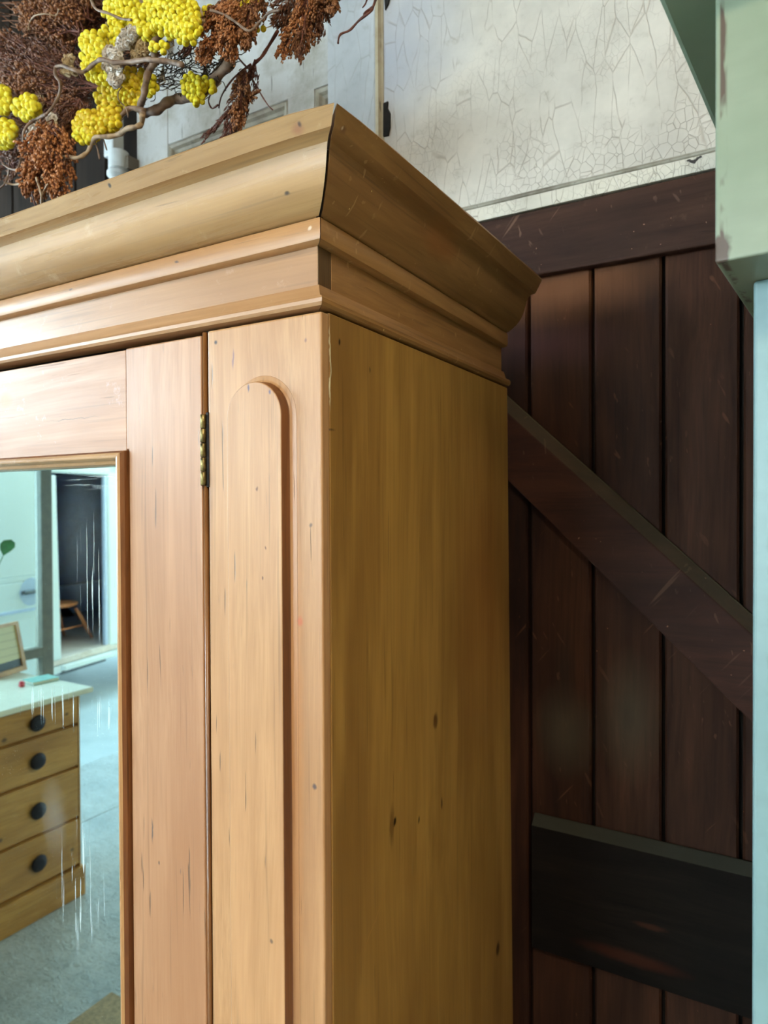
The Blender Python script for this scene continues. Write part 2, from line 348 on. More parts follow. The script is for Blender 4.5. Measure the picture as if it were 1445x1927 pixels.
M['oak_low'] = wood('low_shade_ledge', (34, 27, 22), (24, 19, 16), (14, 12, 11), 'X', 40, 6, .7, 0, .3, seed=37, fig=3, spec=.08, dust=(64, 62, 52), spots=[((.16, 0, 1.02), (.10, .3, .014), (70, 34, 22), .6), ((.19, 0, 1.08), (.03, .3, .006), (80, 44, 30), .5)])  # near-black colour carries the shade low on the wall
M['grey_boards'] = wood('weathered_dark_boards', (44, 34, 26), (32, 25, 20), (19, 15, 12), 'Z', 50, 5, .7, 0, .5, spec=.1, seed=39)
M['pipe'] = plain('pale_grey_painted_pipe', (224, 234, 236), .35, vary=.1)
M['plaster'] = plain('dark_plaster', (44, 38, 34), .8, vary=.3, scale=4)
M['shop_wall'] = plain('shop_wall_paint', (176, 156, 124), .8, vary=.15, scale=2)
M['ceiling'] = plain('ceiling_boards', (120, 112, 100), .8, vary=.15, scale=2)

# mint paint with wear to brown wood along the front corner
def mint(name, c1, c2, worn=True):
    n = NT(name); f = n.noise(n.o, 6, 4, .6); g = n.noise(n.map(scale=(1, 1, 6)), 14, 3, .6)
    c = n.mix(n.rng(f, .38, .64), lin(c1), lin(c2)); c = n.mix(n.rng(g, .45, .7, 0, .3), c, lin(tuple(x * .9 for x in c1)))
    if worn:
        s = n.sep(); e = n.noise(n.map(scale=(2, 1, .55)), 28, 3, .6)
        band = n.math('MULTIPLY', n.rng(s[0], .0080, .0060), n.rng(s[0], .0026, .0038)); band = n.math('MULTIPLY', band, n.rng(e, .46, .52))
        tip = n.spot((.009, 0, 1.928), (.008, .02, .013), soft=.3, warp=n.vadd(n.o, n.noise(n.o, 80, 2, col=True), .01))
        c = n.mix(n.math('MULTIPLY', n.math('MAXIMUM', band, tip), .9), c, lin((74, 52, 44)))
    return n.done(c, .38, n.bump(f, .15, .004), .1)
M['mint'] = mint('mint_green_paint', (136, 148, 128), (120, 134, 112))
M['mint_plain'] = mint('mint_green_paint_plain', (150, 172, 152), (136, 160, 138), False)
M['aqua'] = mint('aqua_cool_light_paint', (124, 154, 156), (114, 146, 148), False)  # aqua tint carries the cool light on the cupboard front

# concrete floor, yard
n = NT('damp_concrete'); f = n.noise(n.o, 3, 6, .7); g = n.noise(n.map(scale=(1, 1.6, 1), rot=(0, 0, .5)), 26, 5, .7, 1.5)
c = n.mix(n.rng(f, .35, .65), lin((216, 220, 218)), lin((172, 178, 178))); c = n.mix(n.rng(g, .5, .72, 0, .5), c, lin((80, 86, 84)))
M['floor'] = n.done(c, n.rng(g, .3, .7, .22, .5), n.bump(g, .9, .012), spec=.6)
M['yard'] = plain('wet_yard_concrete', (176, 182, 182), .5, vary=.2, scale=1.5)
M['joint'] = plain('dark_joint_dirt', (58, 52, 44), .9)
M['jute'] = plain('tan_jute', (168, 142, 108), .9, vary=.25, scale=80, bump=.8)
M['frame_taupe'] = plain('taupe_painted_frame', (112, 104, 90), .5, vary=.12)
M['van_white'] = plain('white_van_paint', (236, 242, 242), .28, vary=.03, scale=2, coat=.4)
M['van_trim'] = plain('black_van_trim', (30, 34, 38), .5)
M['van_navy'] = plain('dark_navy_van_lining', (44, 84, 150), .8, vary=.3, scale=6)
M['van_grey'] = plain('pale_blue_grey_lining', (196, 208, 232), .6, vary=.05)
M['van_floor'] = wood('ply_van_floor', (232, 216, 204), (222, 204, 190), (200, 180, 165), 'Y', 30, 3, .6, 0, 0, seed=41)
M['rubber'] = plain('tyre_rubber', (24, 24, 26), .8)
M['steel'] = plain('wheel_steel', (150, 156, 162), .35, .6)
M['seat_orange'] = wood('orange_beech', (214, 142, 92), (196, 120, 72), (170, 98, 56), 'Z', 40, 3, .4, .2, 0, seed=43)
M['chest_pine'] = wood('honey_brown_chest_pine', (200, 146, 78), (182, 126, 60), (146, 96, 44), 'Y', 26, 4, .45, .2, .3, seed=45, fig=2, spots=[((.25, -.12, .80), (.1, .016, .012), (60, 36, 20), .8), ((.25, -.40, .83), (.1, .012, .01), (70, 40, 20), .8), ((.25, -.10, .40), (.1, .012, .012), (60, 36, 20), .8), ((.25, -.42, .22), (.1, .012, .012), (60, 36, 20), .7)])
M['chest_top'] = plain('white_painted_top', (236, 232, 212), .35, vary=.05)
M['knob'] = plain('dark_knob', (38, 34, 40), .6, vary=.2, spec=.2)
M['paper'] = None
n = NT('cream_printed_notice'); s = n.sep(); wv = n.n.new('ShaderNodeTexWave'); wv.bands_direction = 'Z'; wv.inputs['Scale'].default_value = 9; wv.inputs['Distortion'].default_value = 1.5; n.set(wv.inputs[0], n.o)
c = n.mix(n.rng(wv.outputs['Fac'], .8, .95, 0, .25), lin((214, 200, 158)), lin((120, 110, 90)))
band = n.math('MULTIPLY', n.rng(s[2], .022, .024), n.rng(s[2], .062, .060)); c = n.mix(band, c, lin((64, 62, 58)))
M['paper'] = n.done(c, .6)
M['notebook'] = plain('mint_notebook_cover', (130, 190, 176), .5)
M['red'] = plain('red_plastic', (196, 60, 70), .4)
M['leaf'] = plain('green_leaf', (58, 128, 62), .45, vary=.3)
M['terracotta'] = plain('terracotta', (170, 96, 66), .8)
n = NT('clear_window_glass'); gl = n.n.new('ShaderNodeBsdfGlossy'); gl.inputs['Roughness'].default_value = 0.02; tr = n.n.new('ShaderNodeBsdfTransparent'); tr.inputs[0].default_value = (.95, .98, .98, 1)
mx = n.n.new('ShaderNodeMixShader'); mx.inputs[0].default_value = .06; n.t.links.new(tr.outputs[0], mx.inputs[1]); n.t.links.new(gl.outputs[0], mx.inputs[2]); n.t.links.new(mx.outputs[0], n.n['Material Output'].inputs[0]); M['glass'] = n.m

def fleck(name, a, b, c3, rough=.55, scale=140):
    n = NT(name); f = n.noise(n.o, scale, 2, .6); c = n.mix(n.rng(f, .38, .62), lin(a), lin(b)); c = n.mix(n.rng(n.noise(n.map(loc=(3, 3, 3)), scale * 1.3, 1), .56, .68), c, lin(c3)); return n.done(c, rough)
M['yellow'] = fleck('yellow_button_flower', (238, 224, 40), (222, 198, 18), (232, 232, 90))
M['yellow_dim'] = fleck('deep_yellow_button_flower', (224, 196, 24), (196, 160, 14), (214, 206, 50))
M['rust'] = fleck('rust_brown_seed', (156, 104, 62), (126, 80, 46), (94, 58, 34), scale=200)
M['rust_bright'] = fleck('orange_brown_seed', (190, 128, 78), (158, 100, 56), (126, 76, 44), scale=200)
M['rust_dark'] = fleck('dark_rust_fibre', (132, 84, 52), (104, 64, 40), (72, 44, 28), scale=200)
M['maroon'] = fleck('dried_maroon_stem', (116, 66, 48), (92, 50, 36), (66, 36, 28), scale=200)
M['statice'] = fleck('pale_grey_white_statice', (240, 236, 228), (224, 218, 208), (196, 186, 170), scale=120)
M['statice_tan'] = fleck('tan_statice', (206, 184, 144), (184, 160, 120), (156, 132, 98), scale=120)
M['twig'] = fleck('grey_brown_twig', (142, 118, 98), (112, 90, 74), (84, 66, 54), .6, 60)
M['twig_pale'] = fleck('pale_tan_twig', (176, 152, 122), (150, 126, 98), (120, 98, 76), .6, 60)
M['twig_red'] = fleck('red_brown_twig', (110, 62, 46), (84, 44, 34), (62, 32, 26), .6, 60)
M['moss'] = fleck('dark_grey_dried_moss', (84, 76, 64), (60, 54, 46), (40, 36, 32), .8, 100)

# ------------------------------------------------------------------ setting
st = dict(kind='structure')
YB = .665
WL = -3.7
def struct(o): o['kind'] = 'structure'; return o
# floor: two concrete pours with an open joint between them
fl = struct(box('floor', (WL, -6, -.12), (2.2, YB, -.02), M['joint']))
box('slab', (-2.955, -6, -.03), (2.2, YB, 0), M['floor'], fl, bevel=.003)
box('slab', (WL, -6, -.03), (-2.965, YB, -.002), M['floor'], fl, bevel=.003)
struct(box('yard_ground', (-30, -30, -.2), (WL, 12, -.02), M['yard']))
struct(box('ceiling', (WL - .1, -6, 3.4), (2.2, YB + .1, 3.5), M['ceiling']))
struct(box('wall_back', (WL - .1, YB, 0), (2.2, YB + .1, 3.4), M['plaster']))
struct(box('wall_right', (2.2, -6, 0), (2.3, YB + .1, 3.4), M['shop_wall']))
# front wall with a window opening added for the fill light
wf = struct(MB().box((WL - .1, -6.1, 0), (-4.0, -6, 3.4)).box((-.6, -6.1, 0), (2.3, -6, 3.4)).box((-4.0, -6.1, 0), (-.6, -6, .75)).box((-4.0, -6.1, 3.05), (-.6, -6, 3.4)).build('wall_front', M['shop_wall']))
# left wall: glazed shopfront with an open doorway; seen only in the wardrobe mirror
pL = mat_(80, 1215, 0, WL); pR = mat_(101, 1215, 0, WL)
post_y0, post_y1 = pR.y, pL.y          # post between the pane and the doorway
rail_t = mat_(40, 1226, 0, WL).z; rail_b = mat_(50, 1243, 0, WL).z
door_end = -3.45
wl = struct(MB().box((WL - .12, -6.1, 0), (WL, door_end, 3.4)).box((WL - .12, door_end, 2.95), (WL, YB, 3.4)).box((WL - .12, .45, 0), (WL, YB, 2.95)).build('wall_left', M['shop_wall']))
w1 = struct(MB().box((WL - .07, post_y0, 0), (WL, post_y1, 2.95)).box((WL - .07, post_y1, rail_b), (WL, .45, rail_t)).box((WL - .07, post_y1, 0), (WL, .45, .10))
            .box((WL - .07, post_y1, 2.88), (WL, .45, 2.95)).box((WL - .07, -.55, .1), (WL, -.48, 2.88)).build('window_1', M['frame_taupe'], bevel=.004))
box('pane', (WL - .04, post_y1, rail_t), (WL - .034, -.55, 2.88), M['glass'], w1)
box('pane', (WL - .04, -.48, rail_t), (WL - .034, .45, 2.88), M['glass'], w1)
box('pane', (WL - .04, post_y1, .10), (WL - .034, -.55, rail_b), M['glass'], w1)
box('pane', (WL - .04, -.48, .10), (WL - .034, .45, rail_b), M['glass'], w1)
w2 = struct(MB().box((-4.0, -6.08, .75), (-3.93, -6.0, 3.05)).box((-.67, -6.08, .75), (-.6, -6.0, 3.05)).box((-4.0, -6.08, .75), (-.6, -6, .82)).box((-4.0, -6.08, 2.98), (-.6, -6, 3.05)).box((-2.33, -6.08, .8), (-2.27, -6, 3.0)).build('added_window', M['frame_taupe'], bevel=.004))  # unseen window, added to go with the front fill light
box('pane', (-3.93, -6.06, .82), (-.67, -6.054, 2.98), M['glass'], w2)

# ------------------------------------------------------------------ wardrobe (root at its front right foot)
HB = 1.929; DEP = .5; WW = 1.03
wd = empty('wardrobe', (0, 0, 0), label='antique honey pine wardrobe with moulded cornice and arched mirror door pilaster', cat='wardrobe')
wd['label'] = 'tall antique honey pine wardrobe with moulded cornice and mirrored door'
# side panels (the right one leans a hair deeper towards the foot)
MB().add([(-.018, .0135, .1), (0, .0135, .1), (0, .5325, .1), (-.018, .5325, .1), (-.018, .0135, HB), (0, .0135, HB), (0, .497, HB), (-.018, .497, HB)],
         [(0,3,2,1),(4,5,6,7),(0,1,5,4),(1,2,6,5),(2,3,7,6),(3,0,4,7)]).build('side_panel', M['pine_side'], wd, bevel=.0012, label='olive brown varnished side panel with knots')
box('side_panel', (-WW, .0135, .1), (-WW + .018, .5, HB), M['pine_side'], wd, bevel=.001)
box('back_panel', (-WW + .018, .485, .1), (-.018, .495, HB), M['pine_top'], wd)
box('top_board', (-WW + .02, .02, 1.998), (-.02, .49, 2.010), M['pine_top'], wd)
box('inner_bottom', (-WW + .018, .02, .30), (-.018, .48, .32), M['pine_top'], wd)
box('plinth', (-WW - .012, -.012, 0), (.012, .535, .10), M['pine_front'], wd, bevel=.003)
dr = box('drawer', (-.89, -.002, .12), (-.145, .45, .29), M['pine_front'], wd, bevel=.003)
for kx in (-.72, -.31): MB().lathe((kx, 0, .205), [(.010, -.002), (.010, -.014), (.02, -.02), (.022, -.03), (.016, -.038), (.003, -.04)], 20, 1).build('knob', M['mould_pine'], dr, smooth=True)
# pilasters with raised arched strip
def pilaster(x0, x1):
    p = MB().box((x0, 0, .1), (x1, .013, HB - .0015)).build('pilaster', M['pine_front'], wd, bevel=.0022, segs=3)
    k = 0 if x1 > -.5 else x0 + .142
    q0 = at(429, 1000, 1, -.0125).x + k; q1 = at(531.5, 1000, 1, -.0125).x + k; zt = at(487, 717, 1, -.0125).z
    cx = (q0 + q1) / 2; R = (q1 - q0) / 2; zc = zt - R
    def outline(g, y, zb=.16):
        pts = [(cx + R + g, y, zb - g)]
        for i in range(25):
            a = PI * i / 24; pts.append((cx + (R + g) * math.cos(a), y, zc + (R + g) * math.sin(a)))
        pts.append((cx - R - g, y, zb - g)); return pts
    rings = [outline(-.0012, -.0134), outline(-.0003, -.0130), outline(.0001, -.0112), outline(.0004, -.0040), outline(.0012, -.0022), outline(.0035, -.0010), outline(.0075, -.0002), outline(.009, .002)]
    m = MB(); m.sweep(rings, True, True)
    m.build('arched_strip', M['pine_front'], p, label='raised strip with a rounded top', smooth=False)
    return p
pil = pilaster(-.142, 0); pilaster(-WW, -.888)
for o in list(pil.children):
    o.data.materials.append(M['wax_shade_brown'])
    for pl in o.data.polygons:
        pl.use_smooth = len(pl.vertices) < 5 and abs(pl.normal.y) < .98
        if abs(pl.normal.y) < .78: pl.material_index = 1  # side faces of the strip painted with their shade
# dark gap filler and edge bead between pilaster and door
box('door_jamb', (-.152, .006, .3), (-.140, .02, HB), M['shadow_core'], wd)
MB().tube([(-.1467, .0018, .3), (-.1467, .0018, 1.9265)], .0026, 12).build('edge_bead', M['bead_brown'], wd, smooth=True)
# hinge: leaf and five knuckles
hg = box('hinge', (-.1442, -.0008, 1.768), (-.1402, .006, 1.8445), M['iron'], wd, bevel=.0005, label='old brass hinge with dark leaf')
zz = 1.8428
for k in range(5):
    h_ = .0147
    MB().lathe((-.1466, -.0018, zz - h_), [(.0026, .0003), (.0032, .0008), (.0032, h_ - .0010), (.0026, h_ - .0004)], 16).build('knuckle', M['brass'], hg, smooth=True); zz -= h_
# door
door = empty('mirror_door', (0, 0, 0)); door.parent = wd
XS0, XS1 = -.2650, -.1503; ZT = 1.9225; ZM = 1.8108; XM = -.2632
XL = -.88
MB().prism([(XM + .0022, .31), (XS1, .31), (XS1, ZT + .0015), (XS0 + .0004, ZT + .0015), (XS0 + .0004, ZM + .0005), (XM + .0022, ZM + .0005)], 1, -.0005, .018).build('stile', M['pine_door'], door, bevel=.0016, segs=3)
box('stile', (XL, -.0005, .31), (XL + .115, .018, ZT + .0015), M['pine_door'], door, bevel=.0016)
box('top_rail', (XL + .1155, 0, ZM - .0005), (XS0 - .0002, .018, ZT), M['pine_rail'], door, bevel=.0008)
box('bottom_rail', (XL + .1155, 0, .31), (XS0 - .0002, .018, .42), M['pine_rail'], door, bevel=.0008)
mp = [(0, .004), (.0004, -.0045), (.0028, -.0086), (.0058, -.0104), (.0082, -.0098), (.0098, -.0070), (.0112, -.0032), (.0148, -.0012), (.0162, .003), (.0162, .012), (0, .012)]
def mould(n_, A, B, inw, mat):
    """A,B outer corners (x,z), inw (dx,dz) inward unit, mitred at both ends"""
    ax = Vector((B[0] - A[0], B[1] - A[1])).normalized(); rings = []
    for P, sg in ((A, 1), (B, -1)):
        rings.append([(P[0] + inw[0] * d + ax.x * sg * d, y, P[1] + inw[1] * d + ax.y * sg * d) for d, y in mp])
    o = MB().sweep(rings).build('mirror_moulding', mat, door, bevel=.0006); o.data.materials.append(M['wax_shade_brown'])
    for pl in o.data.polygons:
        if len(pl.vertices) == 4 and pl.normal.dot(Vector((inw[0], 0, inw[1]))) < -.55: pl.material_index = 1  # outer faces of the moulding painted with their shade
xl2 = XL + .1135; zb2 = .418
mould(0, (XM, ZM), (XM, zb2), (-1, 0), M['mould_pine']); mould(0, (xl2, ZM), (xl2, zb2), (1, 0), M['mould_pine'])
mould(0, (xl2, ZM), (XM, ZM), (0, -1), M['mould_pine_x']); mould(0, (xl2, zb2), (XM, zb2), (0, 1), M['mould_pine_x'])
box('mirror', (xl2 + .005, MY, zb2 + .005), (XM - .005, MY + .004, ZM - .005), M['mirror'], door, label='old mirror with scratches and run marks')
box('door_back', (XL + .02, .019, .33), (XS1 - .01, .024, ZT - .01), M['pine_top'], door)

# cornice
def kz(z, k, zb=2.015): return z if z < zb else zb + (z - zb) * (1 - (1 - k) * ((z - zb) / .0757) ** 2.2)   # the worn crown is lower at the top
CR = [(.000, 2.0155), (.006, 2.0185), (.0130, 2.0238), (.0190, 2.0305), (.0238, 2.0385), (.0272, 2.0475), (.0296, 2.0565), (.0320, 2.0630), (.0365, 2.0668), (.0438, 2.0684), (.0503, 2.0798), (.0540, 2.0870), (.0530, 2.0900), (.0490, 2.0912)]
BD = [(-.010, 1.9920), (-.0040, 1.9925), (-.0012, 1.9945), (-.0002, 1.9980), (-.0002, 2.0115), (-.0012, 2.0140), (-.0045, 2.0152)]
LP = [(-.010, 1.9556), (-.0068, 1.9545), (-.0060, 1.9525), (-.0040, 1.9455), (-.0022, 1.9428), (.0022, 1.9412), (.0042, 1.9385), (.0040, 1.9350), (.0020, 1.9322), (-.004, 1.9310)]
def cornice(name, prof, inner, mats, gap, noise=0, kf=None):
    wear = random.Random(3)
    seq = prof + [(inner, prof[-1][1]), (inner, prof[0][1])]
    def w_(i, t): return (wear.uniform(-1, 1) * noise if 9 < i < len(prof) and noise else 0)
    # front: left to right
    rings = []; N = 26
    for j in range(N + 1):
        t = j / N; r = []
        for i, (o, z) in enumerate(seq):
            x = (-WW - o) * (1 - t) + (o - gap) * t
            kk = 1 if kf is None else kf('f', t)
            wv_ = w_(i, t) * min(1, (1 - t) * 9); r.append((x, -o + wv_ * .5, kz(z, kk) + wv_))
        rings.append(r)
    a = MB().sweep(rings).build(name, mats[0], wd, smooth=False)
    rings = []; N = 16
    for j in range(N + 1):
        t = j / N; r = []
        for i, (o, z) in enumerate(seq):
            y = (-o + gap) * (1 - t) + DEP * t
            kk = 1 if kf is None else kf('s', t)
            wv_ = w_(i, t) * min(1, t * 7); r.append((o + wv_ * .3, y, kz(z, kk) + wv_ * .6))
        rings.append(r)
    b = MB().sweep(rings).build(name, mats[1], wd)
    rings = [[(-WW - o, (-o + gap) * (1 - t) + DEP * t, kz(z, 1 if kf is None else kf('l', t))) for (o, z) in seq] for t in (0, 1)]
    c = MB().sweep(rings).build(name, mats[1], wd)
    for ob in (a, b, c):
        for pl in ob.data.polygons: pl.use_smooth = len(pl.vertices) == 4
        md = ob.modifiers.new('n', 'NODES') if 0 else None
        try: ob.data.set_sharp_from_angle(angle=.55)
        except Exception: pass
    return a, b, c
def kf(side, t):
    if side == 'f': return .865 - (.065 * max(0, (t - .93) / .07) ** 2 if t > .93 else 0)
    if side == 's': return .80 + .20 * min(1, t) ** .6
    return .865
cornice('crown_moulding', CR, -.022, (M['pine_crown'], M['pine_crown_side']), .0017, .0006, kf)
cornice('cornice_bead', BD, -.022, (M['pine_bead'], M['pine_crown_side']), .0006, .0)
cornice('cornice_lip', LP, -.020, (M['pine_frieze'], M['pine_crown_side']), .0002, .0)
box('frieze_board', (-WW + .010, .010, 1.953), (-.0105, .0315, 1.9935), M['pine_frieze'], wd, bevel=.0006)
box('frieze_end', (-.0112, .0103, 1.9535), (-.0101, .0312, 1.9930), M['end_grain'], wd, label='dark end grain of the frieze board')
box('frieze_board', (-.030, .0322, 1.953), (-.0102, DEP - .001, 1.9935), M['pine_crown_side'], wd, bevel=.0006)
box('frieze_board', (-WW + .0102, .0322, 1.953), (-WW + .03, DEP - .001, 1.9935), M['pine_crown_side'], wd, bevel=.0006)
box('cornice_core', (-WW + .026, .026, 1.9312), (-.026, .030, 2.06), M['shadow_core'], wd)
MB().add([(-.03, .034, 2.0), (-.034, .03, 2.0), (-.001, -.003, 2.018), (.003, .001, 2.018), (-.03, .034, 2.056), (-.034, .03, 2.056), (.0235, -.0275, 2.056), (.0275, -.0235, 2.056)],
         [(0,1,2,3),(4,5,6,7),(0,1,5,4),(1,2,6,5),(2,3,7,6),(3,0,4,7)]).build('corner_block', M['shadow_core'], wd)

# ------------------------------------------------------------------ brown ledged door on the wall, right of the wardrobe
YP = .641; YL = .62
bd = empty('ledged_door', (.0, YP, 0), label='dark brown ledged and braced board door behind the wardrobe', cat='door')
gx = [at(995, 800, 1, YP).x, at(1115, 800, 1, YP).x, at(1248, 800, 1, YP).x, at(1395, 800, 1, YP).x]
wdt = (gx[3] - gx[0]) / 3
edges = [gx[0] - 4 * wdt, gx[0] - 3 * wdt, gx[0] - 2 * wdt, gx[0] - wdt] + gx + [gx[3] + wdt * k for k in (1, 2, 3)]
ZTOP = 2.247
def plank(x0, x1, z0, z1, y0, y1, name='board'):
    v = .0028; r = .0035
    m = MB().prism([(x0 + v, y1), (x0 + v, y0 + r), (x0 + v + r, y0), (x1 - v - r, y0), (x1 - v, y0 + r), (x1 - v, y1)], 2, z0, z1)
    return m.build(name, M['oak_dark'] if name == 'board' else M['grey_boards'], bd if name == 'board' else None)
for i in range(len(edges) - 1):
    plank(edges[i], edges[i + 1], .15, ZTOP - .01, YP + rnd.uniform(-.0008, .0008), YP + .018)
box('backing', (edges[0], YP + .0175, .15), (edges[-1], YP + .0235, ZTOP - .01), M['shadow_core'], bd)
def rail(z0, z1, mat, nm='ledge'):
    return box(nm, (edges[0] + .02, YL, z0), (edges[-1] - .02, YP - .0012, z1), mat, bd, bevel=.003)
rail(2.1368, ZTOP, M['oak_rail'])
zf_ = at(1005, 1554, 1, YL).z; zb_ = at(1005, 1529, 1, YP - .004).z
MB().prism([(YP - .0012, .985), (YL, .985), (YL, zf_), (YP - .004, zb_), (YP - .0012, zb_)], 0, at(1000, 1600, 1, YL).x, edges[-1] - .02).build('ledge', M['oak_low'], bd, bevel=.0025, label='chamfered ledge with low shade in its near-black colour')
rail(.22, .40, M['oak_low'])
# brace
b0 = at(957, 752, 1, YL); b1 = at(1418, 1165, 1, YL); c0 = at(957, 905, 1, YL); c1 = at(1420, 1365, 1, YL)
def ext(a, b, x): return a.z + (b.z - a.z) * (x - a.x) / (b.x - a.x)
xa, xb = edges[0] + .05, edges[-1] - .03
zc_ = [(xa, min(2.13, ext(b0, b1, xa))), (xb, ext(b0, b1, xb)), (xb, max(1.214, ext(c0, c1, xb))), (xa, ext(c0, c1, xa))]
xk = xa
top_x = b0.x + (2.135 - b0.z) * (b1.x - b0.x) / (b1.z - b0.z); top_c = c0.x + (2.135 - c0.z) * (c1.x - c0.x) / (c1.z - c0.z)
bot_b = b0.x + (1.2135 - b0.z) * (b1.x - b0.x) / (b1.z - b0.z); bot_c = c0.x + (1.2135 - c0.z) * (c1.x - c0.x) / (c1.z - c0.z)
sl = Vector((b1.x - b0.x, b1.z - b0.z)).normalized(); nn = Vector((-sl.y, sl.x)) * (1 if sl.x > 0 else -1)
ch = .019
def brz(y, o): return [(xa_ - nn.x * o, y, za_ - nn.y * o) for xa_, za_ in ((top_x, 2.135), (xb, ext(b0, b1, xb)))]
zr = ext(c0, c1, xb)
bk = brz(YP - .006, -.003) + [(xb, YP - .006, zr), (top_c, YP - .006, 2.135)]
bk = [(min(p[0], xb), p[1], min(p[2], 2.135)) for p in bk]; bk2 = [(p[0], YP - .0012, p[2]) for p in bk]
fr = [(min(p[0], xb), p[1], min(p[2], 2.135)) for p in brz(YL, ch)] + [(xb, YL, zr), (top_c, YL, 2.135)]
MB().add(fr + bk + bk2, [(0,1,2,3), (0,4,5,1), (1,5,6,2), (2,6,7,3), (3,7,4,0), (4,8,9,5), (5,9,10,6), (6,10,11,7), (7,11,8,4), (8,9,10,11)]).build('brace', M['oak_brace'], bd, bevel=.0015)

# ------------------------------------------------------------------ white doors set on the wall above
dB = empty('painted_door', (-.1, .65, 2.248), label='large cream painted door with crazed paint above the brown ledged door', cat='door')
xe, xb0, xb1 = -.4173, -.3064, -.2888
XR = 1.3; ZW0 = 2.2485; ZW1 = 3.35
box('stile', (xe, .617, 2.2485), (xb0 + .0005, .655, ZW1), M['grey_white'], dB, bevel=.003)
MB().prism([(xb0, .655), (xb0, .617), (xb0 + .003, .6145), (xb0 + .009, .613), (xb0 + .0105, .6155), (xb0 + .013, .6185), (xb1 - .001, .6200), (xb1, .6235), (xb1, .655)], 2, 2.2485, ZW1).build('bead', M['bead_cream'], dB)
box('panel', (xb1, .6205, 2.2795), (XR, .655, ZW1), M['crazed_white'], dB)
box('bottom_strip', (xb1, .6175, ZW0), (XR, .655, 2.2725), M['crazed_strip'], dB, bevel=.001)
MB().prism([(.6175, 2.2718), (.6155, 2.2735), (.6150, 2.2755), (.6165, 2.2775), (.6195, 2.2785), (.6195, 2.2805), (.655, 2.2805), (.655, 2.2718)], 0, xb1, XR).build('bead', M['mould_white'], dB)
# broken dark hinge leaf left in the bead
hp = [(722.5, 196), (731, 192), (730, 204), (735, 214), (735, 240), (732, 256), (722.5, 258)]
MB().prism([(at(x, y, 1, .62).x, at(x, y, 1, .62).z) for x, y in hp], 1, .6165, .6215).build('hinge_leaf', M['iron'], dB)
MB().prism([(at(x, y, 1, .62).x, at(x, y, 1, .62).z) for x, y in [(724, -8), (735, -6), (732, 8), (726, 20)]], 1, .6165, .6215).build('hinge_leaf', M['iron'], dB)

dA = empty('panelled_door', (-.7, .65, 2.25), label='weathered white panelled door behind the dried flowers', cat='door')
a0, a1, a2, a3 = -.990, -.884, -.528, -.460
box('stile', (a0, .632, 2.25), (a1, .66, 3.35), M['dirty_white'], dA, bevel=.002)
box('muntin', (a2, .632, 2.25), (a3, .66, 2.600), M['dirty_white'], dA, bevel=.001)
box('rail', (a1 + .0004, .6325, 2.600), (xe - .0006, .66, 2.80), M['dirty_white'], dA, bevel=.002)
box('panel', (a1, .650, 2.80), (xe - .0006, .66, 3.35), M['dirty_white'], dA)
box('panel', (a1, .650, 2.25), (a2, .66, 2.600), M['grey_white'], dA)
box('panel', (a3, .650, 2.25), (xe - .0006, .66, 2.600), M['grey_white'], dA)
def pmould(xl, xr, zt):
    pr = [(0, .6345), (.004, .632), (.010, .634), (.014, .640), (.020, .643), (.024, .650), (0, .650)]
    MB().sweep([[(xl + d, y, zt - d) for d, y in pr], [(xr - d, y, zt - d) for d, y in pr]]).build('panel_moulding', M['mould_white'], dA)
    MB().sweep([[(xl + d, y, zt - d) for d, y in pr], [(xl + d, y, 2.25) for d, y in pr]]).build('panel_moulding', M['mould_white'], dA)
    MB().sweep([[(xr - d, y, zt - d) for d, y in pr], [(xr - d, y, 2.25) for d, y in pr]]).build('panel_moulding', M['mould_white'], dA)
pmould(a1, a2, 2.599)
_pr = [(0, .6345), (.004, .632), (.010, .634), (.014, .640), (.020, .643), (.024, .650), (0, .650)]
MB().sweep([[(a3 + d, y, 2.599 - d) for d, y in _pr], [(xe - .0008, y, 2.599 - d) for d, y in _pr]]).build('panel_moulding', M['mould_white'], dA)
MB().sweep([[(a3 + d, y, 2.599 - d) for d, y in _pr], [(a3 + d, y, 2.25) for d, y in _pr]]).build('panel_moulding', M['mould_white'], dA) 

# dark boards left of the white door
gb = empty('board_cladding', (-1.6, .65, 0), label='weathered dark vertical boards on the wall left of the pale pipe', cat='cladding')
x = -.992
while x > -2.9:
    wdh = rnd.uniform(.12, .15)
    MB().prism([(x - wdh + .002, .66), (x - wdh + .002, .643), (x - wdh + .005, .64), (x - .005, .64), (x - .002, .643), (x - .002, .66)], 2, .0, 3.38).build('board', M['grey_boards'], gb)
    x -= wdh
# pale pipe
pp = empty('wall_pipe', (-1.045, .60, 2.0), label='pale grey painted pipe with a wide collar on the wall left of the white doors', cat='pipe')
px_ = at(214, 260, 1, .60).x; zc1 = at(222, 288, 1, .60).z; zc2 = at(222, 322, 1, .60).z
box('pipe', (px_ - .017, .583, zc1 - .01), (px_ + .017, .617, 3.38), M['pipe'], pp, bevel=.004)
xc = at(223, 300, 1, .60).x
MB().lathe((xc, .60, 0), [(.020, zc1 + .002), (.0235, zc1), (.0235, zc2 + .002), (.019, zc2)], 28).build('collar', M['pipe'], pp, smooth=False, bevel=.001)
MB().lathe((xc - .004, .60, 0), [(.019, zc2 + .001), (.0245, zc2 - .004), (.0245, zc2 - .012), (.016, zc2 - .02), (.016, .9)], 28).build('lower_pipe', M['pipe'], pp)
box('bracket', (xc + .0245, .60, zc2 + .0), (xc + .034, .638, zc2 + .03), M['frame_taupe'], pp)

